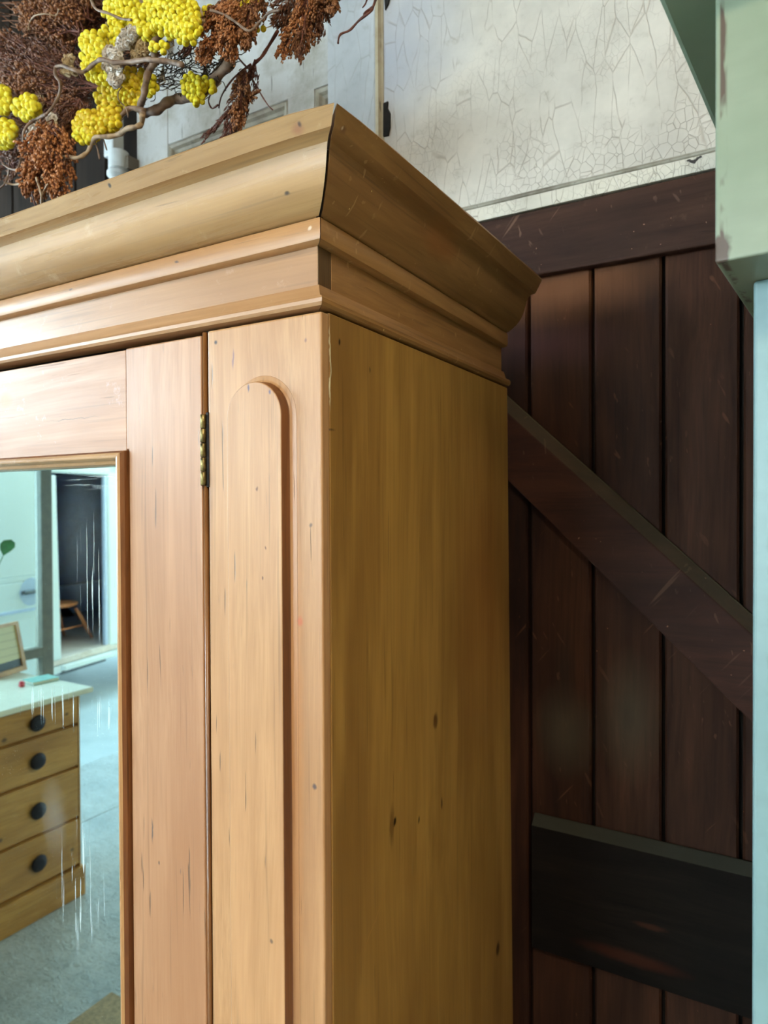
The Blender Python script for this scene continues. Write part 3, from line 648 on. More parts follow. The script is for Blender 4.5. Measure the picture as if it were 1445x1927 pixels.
# ------------------------------------------------------------------ mint cupboard on the right
gr = empty('mint_cupboard', (.3254, .008, 0), -math.radians(5.8), local=True, label='mint green painted cupboard with chipped corner and overhanging top at right', cat='cupboard')
ZG = 1.915
box('header', (0, 0, ZG), (1.0, .42, 2.36), M['mint'], gr, bevel=.002, segs=3, label='mint header with chipped brown corner')
box('crown', (-.0357, -.036, 2.105), (1.036, .42, 2.15), M['mint_plain'], gr, bevel=.004)
box('stile', (.0158, .058, .10), (.078, .083, ZG), M['aqua'], gr, bevel=.003, segs=3, label='door stile with cool light in its aqua colour')
box('stile', (.922, .058, .10), (.984, .083, ZG), M['aqua'], gr, bevel=.003)
box('side_panel', (.0165, .084, .10), (.034, .40, ZG), M['mint_plain'], gr)
box('side_panel', (.966, .084, .10), (.984, .40, ZG), M['mint_plain'], gr)
box('back_panel', (.035, .39, .10), (.965, .40, ZG), M['mint_plain'], gr)
box('plinth', (.0, .045, 0), (1.0, .42, .10), M['mint_plain'], gr, bevel=.003)
for k in range(2):
    x0 = .08 + k * .421
    d_ = box('door', (x0, .062, .11), (x0 + .418, .082, ZG - .004), M['aqua'], gr, bevel=.003)
    MB().lathe((x0 + (.39 if k == 0 else .03), 0, 1.1), [(.008, .062), (.008, .045), (.016, .040), (.017, .030), (.004, .026)], 20, 1).build('knob', M['brass'], d_, smooth=True)

# ------------------------------------------------------------------ seen in the mirror: chest of drawers
XC = -2.346
ch = empty('chest_of_drawers', (-2.6, -.95, 0), label='honey pine chest of four drawers with white top and dark knobs in the mirror', cat='chest')
cy0, cy1 = -1.415, -.49; dl = [.905, .772, .583, .352, .138]
box('carcass', (-2.92, cy0, .10), (XC - .022, cy1, .905), M['chest_pine'], ch)
box('side_stile', (XC - .024, cy0, .12), (XC - .001, cy0 + .009, .905), M['chest_pine'], ch, bevel=.002)
box('side_stile', (XC - .024, cy1 - .022, .12), (XC, cy1, .905), M['chest_pine'], ch, bevel=.002)
box('top', (-2.95, cy0 - .05, .905), (XC + .032, cy1 + .05, .930), M['chest_top'], ch, bevel=.008, segs=3, label='white top')
box('plinth', (-2.93, cy0 - .012, 0), (XC + .012, cy1 + .012, .132), M['chest_pine'], ch, bevel=.004)
for i in range(4):
    d_ = box('drawer', (XC - .020, cy0 + .010, dl[i + 1] + .007), (XC - .002, cy1 - .024, dl[i] - .007), M['chest_pine'], ch, bevel=.002)
    zk = (dl[i] + dl[i + 1]) / 2 - .005
    for yk in (-1.205, -.70):
        MB().lathe((XC, yk, zk), [(.014, -.004), (.014, .006), (.030, .009), (.035, .014), (.031, .021), (.014, .025)], 24, 0).build('knob', M['knob'], d_, smooth=True)
# framed notice leaning on the chest
q0 = mat_(47, 1259, 2, .932); q1 = mat_(-55, 1292, 2, .932)
ang = math.atan2(q1.y - q0.y, q1.x - q0.x)
wN = .22
nt = empty('framed_notice', (q0.x, q0.y, .931), ang, local=True, label='small pine framed cream notice standing on the white chest top in the mirror', cat='notice')
# local x runs from the visible right-hand corner; local -y or +y faces the mirror
sgn = 1 if (Vector((-math.sin(ang), math.cos(ang))).dot(Vector((1, 1))) > 0) else -1
t_ = .014 * sgn; hN = .24
def lean(z): return -sgn * .05 * z / hN
def slab(x0, x1, z0, z1, y0, y1, nm, mt):
    return MB().add([(x0, y0 + lean(z0), z0), (x1, y0 + lean(z0), z0), (x1, y1 + lean(z0), z0), (x0, y1 + lean(z0), z0), (x0, y0 + lean(z1), z1), (x1, y0 + lean(z1), z1), (x1, y1 + lean(z1), z1), (x0, y1 + lean(z1), z1)],
                    [(0,3,2,1),(4,5,6,7),(0,1,5,4),(1,2,6,5),(2,3,7,6),(3,0,4,7)]).build(nm, mt, nt)
slab(0, .022, 0, hN, 0, t_, 'frame_side', M['chest_pine']); slab(wN - .022, wN, 0, hN, 0, t_, 'frame_side', M['chest_pine'])
slab(.022, wN - .022, 0, .024, 0, t_, 'frame_rail', M['chest_pine']); slab(.022, wN - .022, hN - .014, hN, 0, t_, 'frame_rail', M['chest_pine'])
slab(.022, wN - .022, .024, hN - .014, 0, t_ * .5, 'notice_sheet', M['paper'])
slab(.08, .14, .0, .18, -sgn * .075, -sgn * .070, 'prop', M['pine_top'])
# notebook and red pen cap
nb0 = mat_(62, 1290, 2, .932); nb1 = mat_(112, 1279, 2, .932)
a_ = math.atan2(nb1.y - nb0.y, nb1.x - nb0.x); L_ = (nb1 - nb0).length
nb = empty('notebook', (nb0.x, nb0.y, .9305), a_, local=True, label='slim mint green notebook lying on the white chest top in the mirror', cat='notebook')
ny = .10 if Vector((-math.sin(a_), math.cos(a_))).dot(Vector((-1, 0))) > 0 else -.10
box('page_block', (.003, 0 + .002 * (1 if ny > 0 else -1), .002), (L_ - .003, ny * .97, .012), M['chest_top'], nb)
box('cover', (0, 0, .012), (L_, ny, .0145), M['notebook'], nb, bevel=.001)
box('cover', (0, 0, 0), (L_, ny, .002), M['notebook'], nb)
rp = mat_(41, 1288, 2, .94)
tag(MB().lathe((rp.x, rp.y, .9305), [(.008, 0), (.013, .003), (.013, .018), (.008, .024)], 20).build('bottle_cap', M['red'], smooth=True), 'small red cap beside the mint notebook on the white chest top', 'cap')
# potted plant at the far left of the chest
pt = mat_(-60, 1268, 2, .932)
pl = empty('potted_plant', (pt.x, pt.y, .93), label='potted green leafy plant behind the framed notice in the mirror', cat='plant')
MB().lathe((pt.x, pt.y, .93), [(.04, 0), (.055, .10), (.060, .10), (.060, .12), (.05, .12), (.045, .105)], 24).build('pot', M['terracotta'], pl, smooth=False)
tip = mat_(6, 1046, 1, pt.y + .0)
for k in range(7):
    if k == 0: e = Vector((tip.x, tip.y, tip.z))
    else: e = Vector((pt.x + rnd.uniform(-.16, .10), pt.y + rnd.uniform(-.12, .14), 1.35 + rnd.uniform(0, .2)))
    s_ = Vector((pt.x, pt.y, 1.03)); mid = (s_ + e) / 2 + Vector((0, 0, .06))
    MB().tube([s_, mid, e], [.003, .0025, .002], 6).build('stem', M['leaf'], pl)
    d = (e - mid).normalized(); sd = d.cross(Vector((.3, -.2, 1))).normalized()
    V = [e]; 
    for u, wd_ in ((.25, .022), (.55, .032), (.8, .024)): V += [e + d * .1 * u + sd * wd_ + Vector((0, 0, .006)), e + d * .1 * u - Vector((0, 0, .004)), e + d * .1 * u - sd * wd_ + Vector((0, 0, .006))]
    V.append(e + d * .1)
    MB().add(V, [(0,1,2),(0,2,3),(1,4,5,2),(2,5,6,3),(4,7,8,5),(5,8,9,6),(7,10,8),(8,10,9)]).build('leaf', M['leaf'], pl, smooth=True)
# jute rug in front of the wardrobe
ru = box('jute_rug', (-1.70, -1.065, 0.0), (-.55, -.35, .009), M['jute'], bevel=.003)
tag(ru, 'flat tan jute rug on the concrete floor before the wardrobe', 'rug')

# ------------------------------------------------------------------ seen in the mirror: white van with an open side door
V1 = Vector((-4.81, -3.0, 0)); dV = Vector((-.19, -.98, 0)).normalized(); nV = Vector((-dV.y, dV.x, 0))
if nV.x < 0: nV = -nV                # towards the shop
rz = math.atan2(dV.y, dV.x)
def vp(px, py, off=0.0):
    """pixel in the mirror -> (s,z) on the van side plane"""
    d = F_ + R_ * ((px - W_IMG / 2) / FPX) - U_ * ((py - H_IMG / 2) / FPX); d = Vector((d.x, -d.y, d.z)); c = Vector((CAM.x, 2 * MY - CAM.y, CAM.z))
    P0 = V1 + nV * off; t = (P0 - c).dot(nV) / d.dot(nV); p = c + d * t
    return ((p - V1).dot(dV), p.z)
van = empty('delivery_van', (V1.x, V1.y, -.02), rz, local=True, label='white van parked outside with its side door open in the mirror', cat='van')
# local frame: x along dV, y = left of dV; the shop is on the side of sN
yd = Vector((-math.sin(rz), math.cos(rz), 0)); sN = 1 if yd.dot(nV) > 0 else -1
def vb(name, s0, s1, z0, z1, d0, d1, mt, par=None, **k):
    """d: depth into the van from the near side (0) inwards (positive)"""
    return box(name, (s0, -sN * d0, z0 + .02), (s1, -sN * d1, z1 + .02), M[mt], par or van, **k)
oL, _ = vp(116, 1230); oR, _ = vp(206, 1200); sill = vp(160, 1226)[1]; oLt = vp(106, 930)[0]; oTop = 2.02
VL = oL - 2.6; VR = oR + 2.0; vbot = vp(160, 1254)[1]
# near side skin in pieces round the opening
vb('lower_body', VL + .9, VR, vbot, sill - .03, 0, .06, 'van_white', bevel=.02, segs=3)
vb('rear_quarter', oR, VR, sill - .03, 2.35, 0, .06, 'van_white', bevel=.02, segs=3)
vb('roof_side', VL + .7, VR, oTop, 2.4, .0, .08, 'van_white', bevel=.03, segs=3)
vb('roof', VL + .7, VR, 2.33, 2.42, .0, 1.85, 'van_white', bevel=.04, segs=3)
MB().add([(oL - .10, 0, sill), (oL, 0, sill), (oL, -sN * .08, sill), (oL - .10, -sN * .08, sill), (oLt - .10, 0, oTop), (oLt, 0, oTop), (oLt, -sN * .08, oTop), (oLt - .10, -sN * .08, oTop)],
         [(0,3,2,1),(4,5,6,7),(0,1,5,4),(1,2,6,5),(2,3,7,6),(3,0,4,7)]).build('door_pillar', M['van_white'], van, bevel=.01)
# front cab door left of the pillar
sd_ = oL - .115
fd = vb('cab_door', sd_ - 1.15, sd_, vbot + .06, 1.16, -.008, .05, 'van_white', bevel=.015, segs=3)
zb_ = vp(37, 1072)[1]; 
vb('upper_panel', sd_ - 1.15, sd_ - .052, 1.202, oTop, .004, .04, 'van_white', fd)
vb('window_trim', sd_ - 1.15, sd_, 1.16, 1.20, -.006, .04, 'van_white', fd)
vb('door_frame', sd_ - .05, sd_, 1.2, oTop, -.004, .04, 'van_white', fd)
hs, hz = vp(57, 1113)
vb('handle', hs - .10, hs + .08, hz - .015, hz + .015, -.05, -.012, 'van_trim', fd, bevel=.008)
MB().lathe((hs, 0, hz + .02), [(.11, sN * .009), (.10, sN * .0105), (.10, sN * .0085)], 28, 1).build('handle_cup', M['van_grey'], fd)
vb('crease', sd_ - 1.14, sd_ - .005, vp(37, 1150)[1] - .012, vp(37, 1150)[1] + .012, -.016, -.005, 'van_grey', fd, bevel=.004)
vb('cab_roof', sd_ - 1.15, sd_, oTop, 2.36, .0, 1.8, 'van_white', bevel=.03)
vb('bonnet', VL, sd_ - 1.15, .35, 1.15, .05, 1.8, 'van_white', bevel=.1, segs=4)
# load space
vb('floor_panel', oL - .9, VR, sill - .06, sill, .0, 1.8, 'van_floor')
vb('sill_step', oL, oR, sill - .11, sill - .065, -.035, .07, 'van_white', bevel=.01)
vb('sill_shadow_gap', oL, oR - .05, sill - .14, sill - .112, -.002, .05, 'van_trim')
vb('far_wall', oL - .9, VR, sill + .34, 2.33, 1.72, 1.8, 'van_navy')
vb('far_wall_lower', oL - .9, VR, sill, sill + .34, 1.66, 1.8, 'van_grey', bevel=.02)
vb('bulkhead', oL - .95, oL - .9, sill, 2.33, .02, 1.8, 'van_navy')
vb('rear_door', VR - .05, VR, .4, 2.35, .0, 1.8, 'van_navy')
vb('headlining', oL - .9, VR - .05, 2.28, 2.33, .08, 1.75, 'van_navy')
vb('far_side', VL + .7, VR, .35, 2.35, 1.81, 1.86, 'van_white')
vb('door_seal', oR - .035, oR, sill, oTop, .012, .05, 'van_grey', bevel=.01)
for s_ in (VL + .75, oR + .95):
    for dd in (.04, 1.55):
        wl_ = MB().lathe((s_, -sN * dd, .33), [(.20, 0), (.31, 0), (.335, -sN * .04), (.335, -sN * .18), (.31, -sN * .22), (.2, -sN * .22)], 32, 1).build('wheel', M['rubber'], van)
        MB().lathe((s_, -sN * dd, .33), [(.05, sN * .004), (.12, -sN * .01), (.19, -sN * .002), (.20, -sN * .03)], 24, 1).build('hub', M['steel'], wl_)
# wooden chair riding in the van: legs splay, seat top and stretcher
def vpd(px, py, off): 
    s, z = vp(px, py, off); return Vector((V1 + dV * s + nV * off).to_tuple()[:2] + (z,))
off = -.55
chn = empty('wooden_stool', tuple(vpd(125, 1215, off).to_tuple()[:2]) + (sill,), label='orange beech wooden stool standing inside the open van in the mirror', cat='stool')
sz = vpd(125, 1134, off); zf = sill + .002
t0 = vpd(130, 1140, off); t1 = vpd(149, 1212, off); cs = t0 - dV * .16
MB().lathe((cs.x, cs.y, sz.z), [(.17, -.015), (.19, -.005), (.19, .012), (.17, .02)], 28).build('seat', M['seat_orange'], chn, smooth=False, bevel=.003)
legs = []
for (aa, bb) in ((1, 1), (1, -1), (-1, 1), (-1, -1)):
    p0 = cs + dV * .13 * aa + nV * .11 * bb + Vector((0, 0, -.012)); p1 = cs + dV * .27 * aa + nV * .17 * bb; p1.z = zf
    legs.append((p0, p1)); MB().tube([p0, (p0 + p1) / 2, p1], [.014, .019, .013], 10).build('leg', M['seat_orange'], chn, smooth=True)
for i, j in ((0, 2), (1, 3)):
    A = legs[i][0].lerp(legs[i][1], .55); B = legs[j][0].lerp(legs[j][1], .55); MB().tube([A, B], .009, 8).build('stretcher', M['seat_orange'], chn, smooth=True)

# ------------------------------------------------------------------ dried flower arrangement on top of the wardrobe
fa = empty('dried_flower_arrangement', (-.6, .25, 2.012), label='hanging bunch of dried yellow button flowers, rust seed heads and twisted twigs', cat='flowers')
fa['label'] = 'hanging dried bunch of yellow button flowers, rust seed heads and twisted twigs above the wardrobe'
def fp(px, py, y): return at(px, py, 1, y)
def ico(sub=2):
    bm = bmesh.new(); bmesh.ops.create_icosphere(bm, subdivisions=sub, radius=1); v = [p.co.copy() for p in bm.verts]; f = [tuple(q.index for q in p.verts) for p in bm.faces]; bm.free(); return v, f
IV, IF = ico(2)
IV2 = []
for p in IV:   # button: dimple at the +z end
    q = p.copy(); rr = math.hypot(p.x, p.y)
    if p.z > .3: q.z = p.z * (.55 + .45 * min(1, (rr / .6) ** 2)) * 1.05
    IV2.append(tuple(q))
def rotz(d):
    return Vector(d).normalized().to_track_quat('Z', 'Y').to_matrix()
view = -F_
def yellow(cx, cy, rx, ry, n, y, mat='yellow', rot=0, stem=None):
    xf = []; pts = []; tries = 0
    k = (at(cx + 1, cy, 1, y) - at(cx, cy, 1, y)).length
    ctr = fp(cx, cy, y)
    while len(pts) < n and tries < n * 40:
        tries += 1
        a = rnd.uniform(0, 2 * PI); r = math.sqrt(rnd.random())
        u, v = r * math.cos(a) * rx, r * math.sin(a) * ry
        u, v = u * math.cos(rot) - v * math.sin(rot), u * math.sin(rot) + v * math.cos(rot)
        if any((u - p[0]) ** 2 + (v - p[1]) ** 2 < 8.0 ** 2 for p in pts): continue
        pts.append((u, v, r))
    dm = (.8 * min(rx, ry)) * k
    for u, v, r in pts:
        bulge = dm * math.sqrt(max(0, 1 - r * r)) + rnd.uniform(-.005, .003)
        p = fp(cx + u, cy + v, y); p = p + (CAM - p).normalized() * bulge
        s = rnd.uniform(3.9, 4.9) * k
        d = (CAM - p).normalized() * .9 + Vector((rnd.uniform(-.5, .5), rnd.uniform(-.5, .5), rnd.uniform(-.7, .4))) + R_ * (u / rx) * .4 - U_ * (v / ry) * .5
        xf.append((p, rotz(d), (s, s, s * .95)))
        if r < .8 and rnd.random() < .5:
            q = p - (CAM - p).normalized() * s * 2.6 + R_ * rnd.uniform(-4, 4) * k + U_ * rnd.uniform(-4, 4) * k; xf.append((q, rotz(d), (s, s, s)))
    o = link_mesh('yellow_flower_head', scatter(IV2, IF, xf), M[mat], fa, smooth=True, kind='stuff')
    # stems of the head gather behind it
    base = stem or (cx + 25, cy - 40); b = fp(base[0], base[1], y + .05); m = MB()
    for i in range(0, len(xf), 2):
        p = Vector(xf[i][0]); m.tube([p, p.lerp(b, .5) + Vector((0, .01, -.004)), b], [.0007, .0008, .0010], 4, False)
    m.build('flower_stems', M['statice_tan'], o, kind='stuff')
    return o
Y_ = [(330, 30, 46, 42, 90, .13), (352, 55, 26, 28, 34, .12), (232, 18, 38, 30, 50, .16), (212, 72, 24, 30, 42, .15), (272, 50, 26, 26, 36, .14), (300, 88, 16, 12, 6, .13),
      (175, 82, 22, 24, 34, .13), (172, 116, 18, 26, 32, .13), (190, 140, 24, 18, 26, .14), (212, 180, 32, 24, 44, .16, 'yellow_dim'), (252, 150, 20, 24, 28, .17, 'yellow_dim'), (245, 188, 22, 18, 20, .16, 'yellow_dim'),
      (282, 162, 12, 18, 12, .16), (168, 236, 30, 27, 46, .13, 'yellow_dim'), (205, 222, 22, 28, 36, .135, 'yellow_dim'), (160, 258, 20, 14, 16, .125), (362, 162, 22, 22, 30, .18), (385, 162, 22, 16, 20, .19), (372, 182, 12, 14, 12, .18),
      (50, 202, 24, 21, 32, .15), (5, 190, 15, 24, 18, .16), (8, 250, 20, 26, 22, .15), (458, 10, 34, 16, 24, .20, 'yellow_dim'), (395, 28, 16, 14, 10, .18), (490, 55, 6, 6, 2, .2), (100, 225, 6, 6, 2, .2), (300, 18, 30, 30, 36, .15)]
for a in Y_: yellow(*a[:6], mat=a[6] if len(a) > 6 else 'yellow')

OV = [(0, 0, 1), (1, 0, .1), (0, 1, .1), (-1, 0, .1), (0, -1, .1), (0, 0, -1)]
OF = [(0,1,2),(0,2,3),(0,3,4),(0,4,1),(5,2,1),(5,3,2),(5,4,3),(5,1,4)]
def plume(bx, by, tx, ty, hw, n, y, mat='rust', stemmat='maroon', ln=4.2, wd_=1.5, y2=None, spread=1.0):
    k = (at(bx + 1, by, 1, y) - at(bx, by, 1, y)).length
    y2 = y if y2 is None else y2
    A = fp(bx, by, y); B = fp(tx, ty, y2); ax = (B - A); L = ax.length; ax.normalize()
    s1 = ax.cross((CAM - A).normalized()).normalized(); s2 = ax.cross(s1).normalized()
    xf = []; m = MB()
    m.tube([A, A.lerp(B, .5), A.lerp(B, .92)], [1.3 * k, 1.0 * k, .5 * k], 5)
    n = int(n * 1.9); nb = max(6, n // 16)
    for b in range(nb):
        t0 = (b / nb) * .8; a = rnd.uniform(0, 2 * PI); rr = math.sqrt(rnd.uniform(.15, 1)); 
        t1 = min(1.0, t0 + rnd.uniform(.16, .34))
        prof = math.sin(PI * min(1, max(.12, (t1 * .86 + .06)))) ** .55
        e = A + ax * L * t1 + (s1 * math.cos(a) + s2 * math.sin(a) * .8) * hw * k * rr * prof
        s = A + ax * L * t0; mid = s.lerp(e, .5) + (s1 * math.cos(a) + s2 * math.sin(a)) * hw * k * .18
        m.tube([s, mid, e], [.8 * k, .6 * k, .4 * k], 4, False)
        for j in range(n // nb):
            u = rnd.uniform(.3, 1.05); p = (s.lerp(mid, u * 2) if u < .5 else mid.lerp(e, (u - .5) * 2)) + Vector((rnd.gauss(0, 1), rnd.gauss(0, 1), rnd.gauss(0, 1))) * hw * .085 * k * spread
            d = (e - mid).normalized() + Vector((rnd.gauss(0, .35), rnd.gauss(0, .35), rnd.gauss(0, .35))); q = rnd.uniform(.75, 1.25)
            xf.append((p, rotz(d), (wd_ * k * q, wd_ * k * q, ln * k * q * .62)))
    o = link_mesh('seed_head', scatter(OV, OF, xf), M[mat], fa, smooth=True, kind='stuff')
    m.build('stem', M[stemmat], o)
    return o
PL = [ # base, tip, half width, seeds, depth, seed material
    (120, 10, 60, 48, 34, 420, .22, 'rust'), (110, 150, 60, 180, 36, 520, .21, 'rust'), (60, 100, -10, 150, 34, 460, .22, 'rust'), (140, 215, 70, 270, 26, 360, .20, 'rust_dark'), (500, -40, 440, 84, 24, 420, .18, 'rust'), (165, 75, 38, 22, 30, 520, .20, 'rust'), (150, 60, 45, 52, 22, 340, .19, 'rust'), (175, 40, 90, -5, 26, 320, .21, 'rust'),
    (190, 165, -10, 108, 46, 1000, .20, 'rust_dark'), (180, 130, 10, 92, 26, 420, .21, 'rust_dark'), (170, 200, 20, 165, 30, 520, .20, 'rust'),
    (230, 90, 90, 62, 36, 420, .26, 'rust_dark'), (220, 40, 130, 20, 34, 420, .25, 'rust_dark'), (250, -20, 150, -10, 30, 300, .24, 'rust_dark'),
    (100, 225, 62, 372, 26, 620, .12, 'rust_bright'), (100, 235, 112, 366, 23, 560, .11, 'rust_bright'), (150, 185, 105, 285, 26, 420, .17, 'rust_dark'), (160, 200, 130, 262, 20, 300, .18, 'rust'),
    (90, 240, -15, 285, 26, 420, .20, 'rust_dark'), (80, 280, -20, 330, 16, 200, .22, 'rust_dark'), (70, 190, 0, 232, 24, 300, .21, 'rust_dark'),
    (432, -10, 378, 118, 17, 460, .15, 'rust_bright'), (450, 0, 425, 108, 24, 560, .15, 'rust_bright'), (470, 10, 462, 92, 15, 280, .16, 'rust'), (420, -10, 400, 60, 18, 260, .17, 'rust'),
    (590, -30, 528, 112, 17, 420, .22, 'rust_bright'), (600, -30, 562, 108, 20, 440, .23, 'rust'), (615, -30, 585, 70, 24, 460, .24, 'rust_dark'), (630, -20, 622, 28, 14, 180, .24, 'rust'), (560, -30, 520, 50, 22, 360, .24, 'rust_dark'), (575, 30, 560, 125, 8, 90, .22, 'rust_dark'),
    (480, 112, 425, 268, 19, 460, .22, 'maroon'), (462, 130, 445, 245, 14, 300, .21, 'rust'), (440, 195, 380, 262, 6, 60, .22, 'maroon'), (425, 215, 376, 275, 4, 40, .22, 'maroon'), (465, 185, 492, 172, 5, 40, .22, 'rust'),
    (400, 15, 345, 105, 11, 160, .17, 'maroon'), (300, 105, 250, 110, 14, 120, .2, 'rust_dark')]
for p in PL:
    fine = p[7] in ('rust_dark', 'maroon')
    plume(*p[:7], mat=p[7], ln=6.5 if fine else 4.6, wd_=.95 if fine else 1.7)
# pale statice florets: tiny open tubes
TV = []; TF = []
for i in range(6):
    a = 2 * PI * i / 6; TV += [(.35 * math.cos(a), .35 * math.sin(a), -1), (1.0 * math.cos(a), 1.0 * math.sin(a), .55), (.45 * math.cos(a), .45 * math.sin(a), .1)]
for i in range(6):
    j = (i + 1) % 6; TF += [(3*i, 3*j, 3*j+1, 3*i+1), (3*i+1, 3*j+1, 3*j+2, 3*i+2)]
def statice(cx, cy, rx, ry, rot, n, y, mat='statice', s0=3.3):
    k = (at(cx + 1, cy, 1, y) - at(cx, cy, 1, y)).length; xf = []
    for i in range(int(n * .8)):
        a = rnd.uniform(0, 2 * PI); r = math.sqrt(rnd.random()); u, v = r * math.cos(a) * rx, r * math.sin(a) * ry
        u, v = u * math.cos(rot) - v * math.sin(rot), u * math.sin(rot) + v * math.cos(rot)
        p = fp(cx + u, cy + v, y); p += (CAM - p).normalized() * (.7 * min(rx, ry) * k * math.sqrt(max(0, 1 - r * r)) * rnd.uniform(.6, 1))
        d = (CAM - p).normalized() + Vector((rnd.gauss(0, .5), rnd.gauss(0, .3), rnd.gauss(-.2, .5))); q = rnd.uniform(.8, 1.25) * s0 * k
        xf.append((p, rotz(d), (q, q, q * 1.3)))
    link_mesh('white_floret_cluster', scatter(TV, TF, xf), M[mat], fa, smooth=True, kind='stuff')
statice(238, 72, 26, 13, -.9, 110, .13); statice(212, 105, 20, 13, .6, 90, .13); statice(216, 145, 14, 18, .2, 80, .125); statice(205, 122, 12, 12, 0, 46, .13)
statice(262, 92, 17, 20, 0, 80, .14, 'statice_tan'); statice(350, 5, 10, 14, 0, 40, .16)
statice(131, 113, 11, 9, 0, 34, .17, 'statice_tan', 3); statice(128, 132, 16, 8, .3, 36, .17, 'statice_tan', 3); statice(65, 240, 10, 12, 0, 36, .14); statice(58, 258, 8, 8, 0, 26, .14); statice(96, 222, 10, 7, .8, 26, .14); statice(100, 240, 12, 10, .5, 30, .14, 'statice_tan', 3)
# twisted twigs
def twig(z, off, pts, r0, r1, y, mat='twig', y2=None):
    """points in photo pixels (zoomed coordinates / z + off)"""
    y2 = y if y2 is None else y2; P = []
    for i, (a, b) in enumerate(pts):
        t = i / (len(pts) - 1); yy = y + (y2 - y) * t + math.sin(i * 1.9) * .006; P.append(fp(a / z + off, b / z, yy))
    Q = []
    for i in range(len(P) - 1):
        p0, p1, p2, p3 = P[max(i-1, 0)], P[i], P[i+1], P[min(i+2, len(P)-1)]
        for s in range(6):
            t = s / 6; Q.append(.5 * ((2 * p1) + (p2 - p0) * t + (2 * p0 - 5 * p1 + 4 * p2 - p3) * t * t + (3 * p1 - p0 - 3 * p2 + p3) * t ** 3))
    Q.append(P[-1]); k = .0007; n = len(Q)
    MB().tube(Q, [(r0 + (r1 - r0) * i / (n - 1)) * k * (1 + .12 * math.sin(i * .9)) for i in range(n)], 8).build('twig', M[mat], fa, smooth=True)
Z = 3.44
twig(Z, 0, [(560, -60), (590, 0), (625, 60), (700, 85), (780, 120), (850, 128)], 2.8, 2.2, .10)
twig(Z, 0, [(1180, 420), (1100, 400), (1000, 390), (950, 385), (850, 400), (740, 405), (660, 385), (610, 410), (540, 465), (470, 450), (400, 425), (360, 440), (360, 490), (390, 540), (380, 620), (340, 690), (300, 740)], 5, 2.6, .11)
twig(Z, 0, [(1500, 400), (1420, 480), (1330, 580), (1230, 630), (1150, 640), (1080, 665), (1020, 710), (950, 728), (920, 740)], 10, 9, .19)
twig(Z, 0, [(930, 745), (905, 700), (930, 620), (940, 560), (960, 470), (1000, 390), (990, 300), (1040, 220)], 6, 7, .14)
twig(Z, 0, [(920, 740), (915, 800), (880, 822), (820, 835), (770, 870), (700, 885), (620, 890), (590, 940), (560, 990), (500, 1022), (420, 1015), (370, 1050), (330, 1110), (270, 1150)], 5.5, 3.4, .12, 'twig_pale')
twig(Z, 0, [(930, 720), (850, 700), (790, 740), (760, 790)], 6, 4, .14)
twig(Z, 0, [(300, 740), (230, 775), (170, 820), (150, 880), (150, 960), (135, 1030), (110, 1095), (60, 1090), (15, 1060)], 3.4, 1.6, .12)
twig(Z, 0, [(180, 840), (165, 880), (200, 930), (230, 960), (180, 990), (160, 1010)], 2, 1.6, .12)
twig(Z, 0, [(150, 1185), (90, 1195), (25, 1183)], 3, 1.6, .12, 'twig_pale')
twig(Z, 0, [(60, 1090), (50, 1140), (30, 1190), (-20, 1230)], 2.6, 2, .14)
twig(Z, 0, [(275, 1420), (270, 1340), (268, 1270), (255, 1215), (235, 1150)], 2.6, 2.2, .09, 'twig_pale')
twig(Z, 0, [(268, 1270), (290, 1225), (310, 1190)], 2.2, 1.4, .09, 'twig_pale')
twig(Z, 0, [(240, 1380), (220, 1310), (205, 1240)], 1.4, 1.2, .09, 'twig_red')
twig(Z, 0, [(645, 1030), (630, 960), (612, 910)], 1.8, 1.4, .12)
twig(Z, 0, [(690, 970), (672, 905)], 1.4, 1.2, .12)
twig(Z, 0, [(830, 760), (815, 700), (770, 650), (765, 600), (790, 560)], 1.2, 1.0, .11)
twig(Z, 0, [(185, 190), (195, 140), (230, 100), (300, 90), (360, 100), (380, 60)], 1.8, 1.4, .16, 'twig_pale')
Z2 = 3.14
twig(Z2, 300, [(300, 60), (380, 85), (450, 130), (530, 182), (590, 130), (650, 75), (710, 60)], 2.4, 2.0, .13, 'twig')
twig(Z2, 300, [(1285, -30), (1262, 40), (1245, 70), (1180, 120), (1125, 178), (1068, 205), (1055, 255)], 2.6, 1.8, .24, 'twig_red')
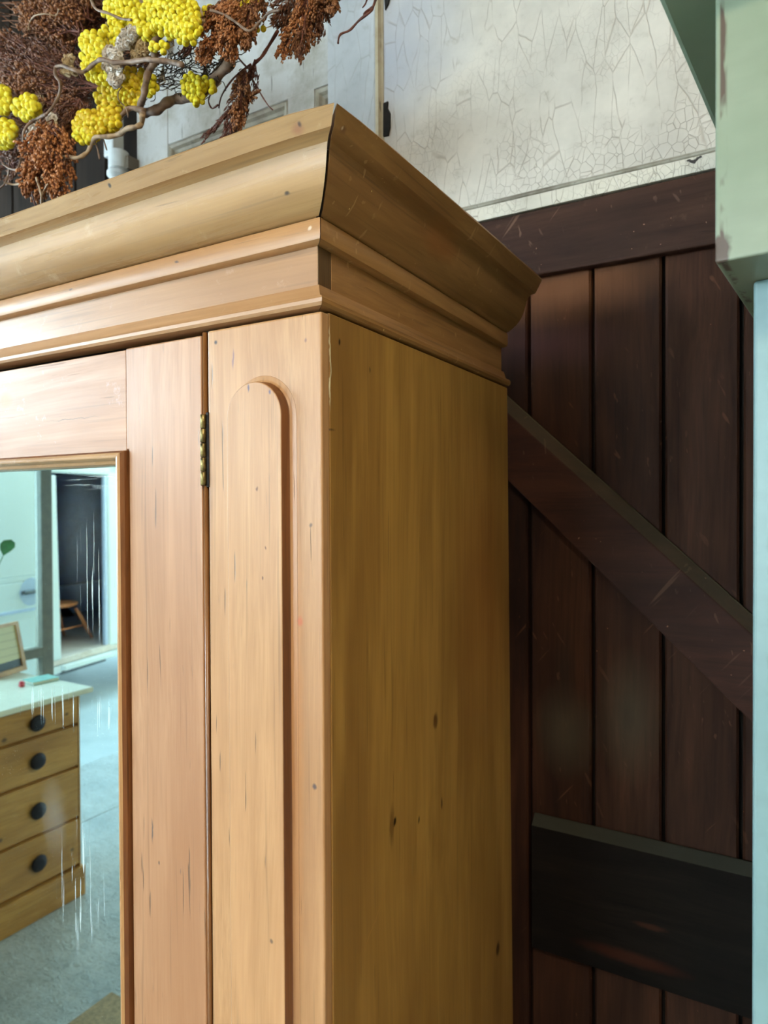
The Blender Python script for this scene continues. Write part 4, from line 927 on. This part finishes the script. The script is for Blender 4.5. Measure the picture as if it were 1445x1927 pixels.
twig(Z2, 300, [(1262, 40), (1235, 60), (1210, 85)], 2.0, 3.0, .24, 'twig_red')
twig(Z2, 300, [(1230, -20), (1218, 20), (1200, 45)], 2.0, 1.0, .24, 'twig_red')
twig(Z2, 300, [(700, 180), (640, 280), (600, 340), (560, 380), (540, 450)], 3.2, 3, .22, 'twig_red')
twig(Z2, 300, [(430, 300), (490, 370), (520, 400)], 2.2, 1.6, .22, 'twig_red')
twig(Z2, 300, [(540, 450), (590, 540), (640, 620), (670, 650)], 1.6, 1.0, .22, 'twig_red')
twig(Z2, 300, [(345, 620), (310, 640), (290, 600), (300, 560)], 1.8, 1.2, .2, 'twig_red')
twig(Z2, 300, [(540, 380), (440, 460), (370, 560), (350, 640)], 2.2, 1.2, .22, 'twig_red')
twig(Z2, 300, [(520, 150), (420, 280), (350, 400), (270, 520)], 8, 5, .22, 'twig')
# wiry tangle behind
m = MB()
for i in range(170):
    cx = rnd.gauss(345, 45); cy = 128 + (345 - cx) * .25 + rnd.gauss(0, 22); P = []
    a = rnd.uniform(0, 2 * PI); Ls = rnd.uniform(10, 26)
    for t in range(5):
        P.append(fp(cx, cy, .2 + rnd.uniform(-.02, .03))); cx += math.cos(a) * Ls * .5; cy += math.sin(a) * Ls * .4; a += rnd.uniform(-1.2, 1.2)
    m.tube(P, .0006, 4, False)
m.build('wiry_tangle', M['moss'], fa, kind='stuff')
m = MB()
for i in range(420):   # fine dark stems filling the heart of the bunch
    cx = rnd.uniform(-30, 300); cy = rnd.uniform(-10, 330 - cx * .75); a = rnd.uniform(2.2, 3.6); P = []
    for t in range(4):
        P.append(fp(cx, cy, .27 + rnd.uniform(-.02, .02))); cx += math.cos(a) * 16; cy += -math.sin(a) * 12; a += rnd.uniform(-.4, .4)
    m.tube(P, .0009, 4, False)
m.build('dark_stems', M['rust_dark'], fa, kind='stuff')
# wires that hang the bunch from the ceiling
for (px, py) in ((120, -60), (330, -70), (560, -70)):
    e = fp(px, py, .24); MB().tube([e, Vector((e.x, e.y, 3.40))], .0012, 6).build('hanging_wire', M['iron'], fa)
